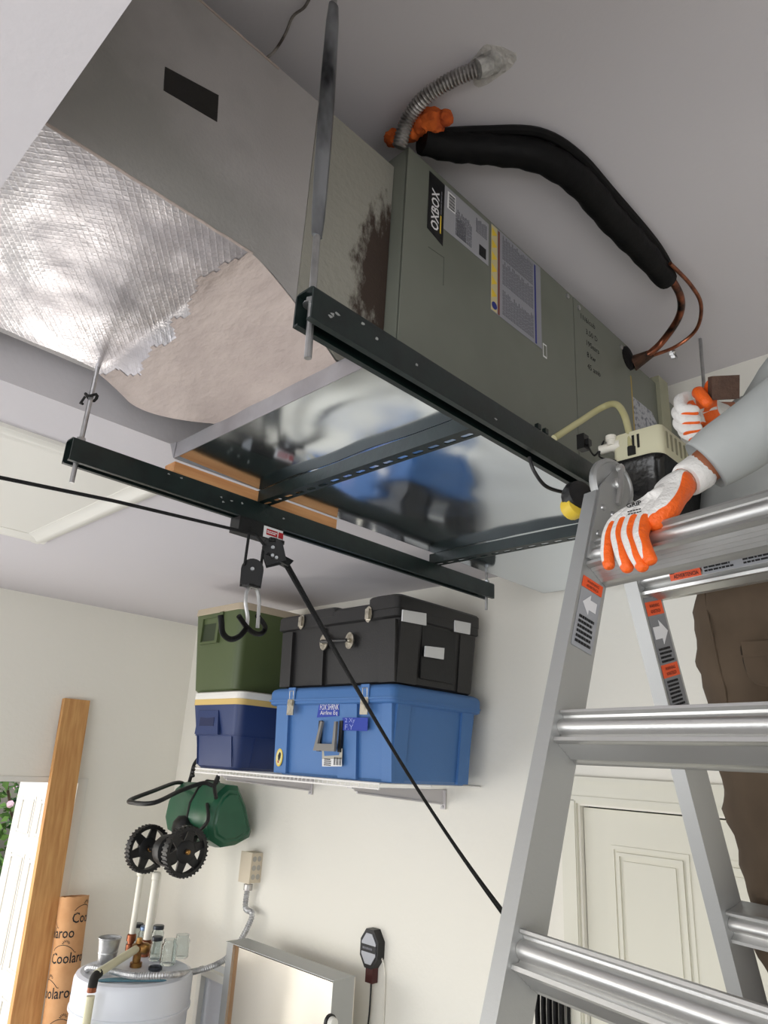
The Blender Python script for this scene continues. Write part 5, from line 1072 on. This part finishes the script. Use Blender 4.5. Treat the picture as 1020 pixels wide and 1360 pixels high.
# shirt
sh_v = [V((-.495, 1.70, .40)), V((-.47, 1.70, .52)), CH, UC, NK - Z * .02, LSH, LSH.lerp(LEL, .5), LEL, LEL.lerp(LWR, .5), LWR.lerp(LEL, -.06), RSH, RSH.lerp(REL, .5), REL, REL.lerp(RWR, .5), RWR.lerp(REL, .12)]
sh_e = [(0, 1), (1, 2), (2, 3), (3, 4), (3, 5), (5, 6), (6, 7), (7, 8), (8, 9), (3, 10), (10, 11), (11, 12), (12, 13), (13, 14)]
sh_r = [(.165, .20), (.155, .195), (.145, .19), (.115, .16), .066, .078, .073, .068, .060, .050, .078, .072, .064, .054, .046]
sm = skin(sh_v, sh_e, sh_r, 3, 1)
for v in sm.vertices:
    k = NZ.noise(V(v.co) * 9) * .006 + NZ.noise(V((v.co.x * 22, v.co.y * 22, v.co.z * 10))) * .003
    v.co += v.normal * k
dirw = (LWR - LEL).normalized(); ce = LWR.lerp(LEL, .085)
bs_ = bmesh.new(); bs_.from_mesh(sm); gs = [f for f in bs_.faces if (f.calc_center_median() - ce).length < .13]
gg = list({v for f in gs for v in f.verts}) + list({e for f in gs for e in f.edges}) + gs
bmesh.ops.bisect_plane(bs_, geom=gg, plane_co=ce, plane_no=dirw, clear_outer=True); rim = [e for e in bs_.edges if e.is_boundary and (e.verts[0].co - ce).length < .1]
ex_ = bmesh.ops.extrude_edge_only(bs_, edges=rim); nvs = [g_ for g_ in ex_['geom'] if isinstance(g_, bmesh.types.BMVert)]
for v in nvs: v.co = v.co - dirw * .03 + (ce - v.co) * .08
gl = [f for f in bs_.faces if f.calc_center_median().z < .60 and f.calc_center_median().y > 1.40 and (f.calc_center_median() - ce).length > .16]
gg = list({v for f in gl for v in f.verts}) + list({e for f in gl for e in f.edges}) + gl
bmesh.ops.bisect_plane(bs_, geom=gg, plane_co=(0, 0, .452), plane_no=(0, 0, -1), clear_outer=True)
for f in bs_.faces: f.smooth = True
bs_.to_mesh(sm); bs_.free()
obj('shirt', sm, m_shirt, man)
# trousers
pv_ = [V((-.475, 1.70, .60)), V((-.50, 1.70, .34)), LHP + V((0, 0, -.03)), LHP.lerp(LKN, .5) + V((.0, -.005, 0)), LKN, LKN.lerp(LAN, .5), LAN - Z * .0, RHP + V((0, 0, -.03)), RHP.lerp(RKN, .5), RKN, RKN.lerp(RAN, .5), RAN]
pe_ = [(0, 1), (1, 2), (2, 3), (3, 4), (4, 5), (5, 6), (1, 7), (7, 8), (8, 9), (9, 10), (10, 11)]
pr_ = [(.125, .16), (.158, .195), .128, .118, .098, .088, .078, .128, .118, .098, .088, .078]
pm = skin(pv_, pe_, pr_, 3, 1)
for v in pm.vertices:
    k = NZ.noise(V((v.co.x * 8, v.co.y * 8, v.co.z * 13))) * .018 + NZ.noise(V((v.co.x * 18, v.co.y * 18, v.co.z * 30))) * .009
    v.co += v.normal * k
tr = obj('trousers', pm, m_pants, man)
def onmesh(px, py, o_, lift=.003):
    r = ray(px, py).normalized(); org = V((0, 0, H)) - origin_of(o_); ok, loc, nn, i_ = o_.ray_cast(org, r)
    return (loc - org + nn * lift) if ok else None
bpy.context.view_layer.update()
def patch(name, poly, o_, mat, parent, lift=.004, th=.004, lab=None):
    ps = [onmesh(px, py, o_, lift) for px, py in poly]
    if any(p is None for p in ps): return None
    c = sum(ps, V()) / len(ps); nn = (ps[1] - ps[0]).cross(ps[2] - ps[0]).normalized(); nn = nn if nn.dot(-c) > 0 else -nn
    b = B(); loft(b, [[p - nn * .006 for p in ps], [p + nn * th for p in ps]]); bev(b, .0015, 1); return obj(name, b, mat, parent, lab)
patch('cargo_pocket', ((986, 862), (1003, 861), (1024, 860), (1024, 885), (1024, 910), (1005, 906), (994, 896), (989, 880)), tr, m_pants, tr, lab='cargo pocket on the thigh')
patch('pocket_flap', ((986, 857), (1003, 856), (1026, 855), (1026, 868), (1004, 869), (988, 870)), tr, m_pants, tr, .008, .005)
def stitch(name, pts, o_, r, mat, parent):
    ps = [onmesh(px, py, o_, .001) for px, py in pts]; ps = [p for p in ps if p is not None]
    if len(ps) > 2: b = B(); tube(b, smooth_path(ps, 4), r, 6); obj(name, b, mat, parent)
m_thread = M('dark_thread', (52, 42, 33), .9)
stitch('pocket_stitch', [(1024, 872), (1004, 871), (989, 872), (990, 884), (996, 897), (1006, 906), (1024, 911)], tr, .0024, m_thread, tr)
stitch('pocket_stitch', [(1024, 854), (1004, 855), (986, 857), (986, 870)], tr, .0022, m_thread, tr)
stitch('seam', [(936, 785), (940, 815), (948, 850), (955, 885), (962, 910), (966, 935), (967, 970)], tr, .0022, m_pants, tr)
b = B()
for an, to in ((LAN, LTO), (RAN, RTO)):
    pass
for an, to in ((LAN, LTO), (RAN, RTO)):
    b = B(); hl = an + V((.05, 0, -.045)); rings = []
    for s, w_, h_ in ((0, .028, .05), (.15, .038, .075), (.4, .04, .08), (.65, .044, .055), (.85, .045, .04), (1, .03, .025)):
        c = hl.lerp(to + V((-.06, 0, -.01)), s); z0 = -.525 + .022
        rings.append([V((c.x, c.y + w_ * cc, z0 + h_ * max(0, ss))) for cc, ss in ((-1, 0), (-1, .5), (-.7, .9), (0, 1), (.7, .9), (1, .5), (1, 0))])
    loft(b, rings); bev(b, .003); obj('boot', b, M('work_boot', (92, 70, 48), .7) if an is LAN else bpy.data.materials['work_boot'], man)

# gloves: white knit with an orange dipped palm, mixed by the mesh attribute "coat"
def glove_mat():
    m = M('glove_knit', (226, 224, 220), .85, bump=.35, bs=160); nt = m.node_tree; N = nt.nodes; Lk = nt.links; pb = N['Principled BSDF']
    a = N.new('ShaderNodeAttribute'); a.attribute_name = 'coat'; r = N.new('ShaderNodeMapRange'); r.inputs[1].default_value = .46; r.inputs[2].default_value = .54; Lk.new(a.outputs['Fac'], r.inputs[0])
    mx = N.new('ShaderNodeMix'); mx.data_type = 'RGBA'; mx.inputs[6].default_value = lin((226, 224, 220)); mx.inputs[7].default_value = lin((238, 100, 26)); Lk.new(r.outputs[0], mx.inputs[0]); Lk.new(mx.outputs[2], pb.inputs['Base Color'])
    mr = N.new('ShaderNodeMapRange'); mr.inputs[3].default_value = .85; mr.inputs[4].default_value = .5; Lk.new(r.outputs[0], mr.inputs[0]); Lk.new(mr.outputs[0], pb.inputs['Roughness']); return m
m_glove = glove_mat()
LP1 = LP2 + DU * .305
def hp_(px, py, c): return onpl(px, py, LP1 + NF * c, NF)
lwr = hp_(917, 634, -.06); palm = hp_(880, 662, -.022)
fing = []
for (mc, p1, p2, tp, rr) in ((((818, 694, .010)), (808, 712, .020), (806, 736, .021), (810, 757, .014), .0118),
                             (((829, 691, .014)), (820, 711, .025), (826, 736, .025), (836, 761, .015), .0124),
                             (((841, 691, .014)), (834, 711, .025), (843, 735, .025), (857, 759, .015), .0124),
                             (((853, 695, .010)), (850, 712, .021), (858, 733, .022), (867, 750, .014), .0126)):
    fing.append(([hp_(*mc), hp_(*p1), hp_(*p2), hp_(*tp)], rr))
gv = [lwr, hp_(900, 645, -.042), palm]; ge = [(0, 1), (1, 2)]; gr = [.0305, .030, .024]
for (ps, rr) in fing:
    k = len(gv); m0 = palm.lerp(ps[0], .62); gv += [m0, ps[0], ps[1], ps[1].lerp(ps[2], .5), ps[2], ps[3]]; ge += [(2, k), (k, k + 1), (k + 1, k + 2), (k + 2, k + 3), (k + 3, k + 4), (k + 4, k + 5)]; gr += [.0185, .0160, rr * 1.06, rr, rr * .98, rr * .86]
k = len(gv); hyp = [hp_(889, 674, -.012), hp_(872, 688, -.004), hp_(861, 702, .004)]
gv += hyp; ge += [(1, k), (k, k + 1), (k + 1, k + 2)]; gr += [.023, .021, .016]
k = len(gv); th_ = [hp_(880, 664, -.060), hp_(868, 690, -.078), hp_(862, 712, -.080), hp_(858, 732, -.074)]
gv += th_; ge += [(1, k), (k, k + 1), (k + 1, k + 2), (k + 2, k + 3)]; gr += [.018, .014, .0125, .010]
def make_glove(name, gv, ge, gr, coat, label, lv=3):
    gm_ = skin(gv, ge, gr, lv, 0); at_ = gm_.attributes.new('coat', 'FLOAT', 'POINT')
    for i, v in enumerate(gm_.vertices): at_.data[i].value = coat(V(v.co), V(v.normal))
    return obj(name, gm_, m_glove, man, label)
pdir = (U * .80 - NF * .28 - DU * .42).normalized(); tips = [f[0][3] for f in fing]
def coat_l(co, n_):
    if (co - lwr).dot((palm - lwr).normalized()) < .016: return 0
    sd = (co - LP1).dot(DU); k = .5 + 2.2 * (n_.dot(pdir) - (-.12 if sd < .026 else (.42 if sd > .045 else -.12 + .54 * (sd - .026) / .019)))
    if sd > .03 and (co - gv[1]).dot(U) < .012: k = min(k, .3)
    for t_ in tips: k = max(k, .5 + 40 * (.0175 - (co - t_).length))
    return max(0, min(1, k))
lg = make_glove('glove', gv, ge, gr, coat_l, 'white and orange glove holding the top rung')
bpy.context.view_layer.update()
b = B(); ax = (lwr - gv[1]).normalized(); xx, yy = frame(ax)
lathe(b, lwr - ax * .012, ax, [(.0285, 0), (.0305, .006), (.0312, .020), (.0318, .032), (.0322, .034), (.0320, .037), (.030, .038), (.029, .02)], 24); obj('cuff', b, M('knit_cuff', (228, 226, 222), .9, bump=.25, bs=160), lg)
pr0 = [onmesh(px, py, lg, .0012) for px, py in ((832, 678), (856, 672))]
if all(pr0):
    e0 = (pr0[1] - pr0[0]).normalized(); n0 = (-pr0[0]).normalized(); y0_ = n0.cross(e0).normalized(); n0 = e0.cross(y0_)
    b = B()
    def wr_(dx, dy):
        def f(a, q):
            p = pr0[0] + e0 * (a + dx) + y0_ * (q + dy); r = p.normalized(); org = V((0, 0, H)) - origin_of(lg); ok, loc, nn, i_ = lg.ray_cast(org, r); return (loc - org + nn * .0008) if ok else p
        return f
    text(b, 'GRIP', None, X, Y, .0075, bold=.02, width=.024, wrap=wr_(.002, .002))
    for r_i in range(2):
        for s_i in range(5):
            f_ = wr_(.001 + .0045 * s_i, -.005 - .0042 * r_i); b.faces.new([b.verts.new(f_(*p_)) for p_ in ((0, 0), (.0036, 0), (.0036, .0018), (0, .0018))])
    obj('print', b, m_ink, lg, label='black print on the back of the glove', kind='stuff')
# far hand: fist closed round a brown block
fd = 1.50
def fp_(px, py, d): return at(px, py, d=d * F)
def fpt(px, py, dep): r = ray(px, py); return r * (dep / F)
rw = fpt(968, 556, 1.56); pm0 = fpt(938, 552, 1.53)
rv = [rw, pm0]; re = [(0, 1)]; rr2 = [.034, .034]
for (m_, p_, q_, t_, r_) in (((914, 528), (903, 531), (905, 545), (930, 546), .0125), ((908, 540), (899, 548), (908, 558), (932, 558), .0128), ((908, 554), (901, 562), (910, 571), (934, 568), .0125), ((913, 566), (908, 573), (918, 579), (938, 575), .0115)):
    k = len(rv); rv += [fpt(*m_, 1.50), fpt(*p_, 1.475), fpt(*q_, 1.445), fpt(*t_, 1.435)]; re += [(1, k), (k, k + 1), (k + 1, k + 2), (k + 2, k + 3)]; rr2 += [.017, .0145, .0138, r_ * .95]
k = len(rv); rv += [fpt(930, 527, 1.49), fpt(927, 520, 1.455), fpt(936, 531, 1.43), fpt(944, 541, 1.425)]; re += [(1, k), (k, k + 1), (k + 1, k + 2), (k + 2, k + 3)]; rr2 += [.018, .0135, .0125, .0115]
k = len(rv); rv += [fpt(945, 518, 1.475), fpt(945, 505, 1.455)]; re += [(1, k), (k, k + 1)]; rr2 += [.016, .0135]
ths = rv[-5:-2]; ext = rv[-2:]
def coat_r(co, n_):
    k = 0
    for a_, b_, rad in ((rv[-5], rv[-4], .0150), (rv[-4], rv[-3], .0175), (rv[-3] + V((0, 0, 0)), rv[-3], .016), (rv[-2], rv[-1], .021)):
        d_ = b_ - a_; t_ = max(0, min(1, (co - a_).dot(d_) / max(d_.length_squared, 1e-9))); k = max(k, .5 + 40 * (rad - (co - a_ - d_ * t_).length))
    k = max(k, .5 + 1.5 * (n_.dot((V((0, 0, -1)) + X * .25).normalized()) - .72)); return max(0, min(1, k))
rg = make_glove('glove', rv, re, rr2, coat_r, 'white and orange glove closed into a fist round a brown block')
b = B(); ax = (rw - pm0).normalized(); lathe(b, rw - ax * .01, ax, [(.033, 0), (.035, .02), (.034, .045), (.03, .045)], 20); obj('cuff', b, bpy.data.materials['knit_cuff'], rg)
c = fpt(961, 515, 1.435); rx = (WM @ V((1, 0.03, 0.1))).normalized(); ry = (WM @ V((-.04, 1, 0.1))).normalized(); rz = rx.cross(ry)
b = B(); obox(b, c, rx * .0265, ry * .0235, rz * .012); bev(b, .0025); obj('sanding_block', b, M('brown_block', (92, 70, 58), .85, rgb2=(80, 60, 50), ns=40, bump=.4, bs=200), None, 'brown rectangular block held in the far gloved fist', 'block', origin=c)
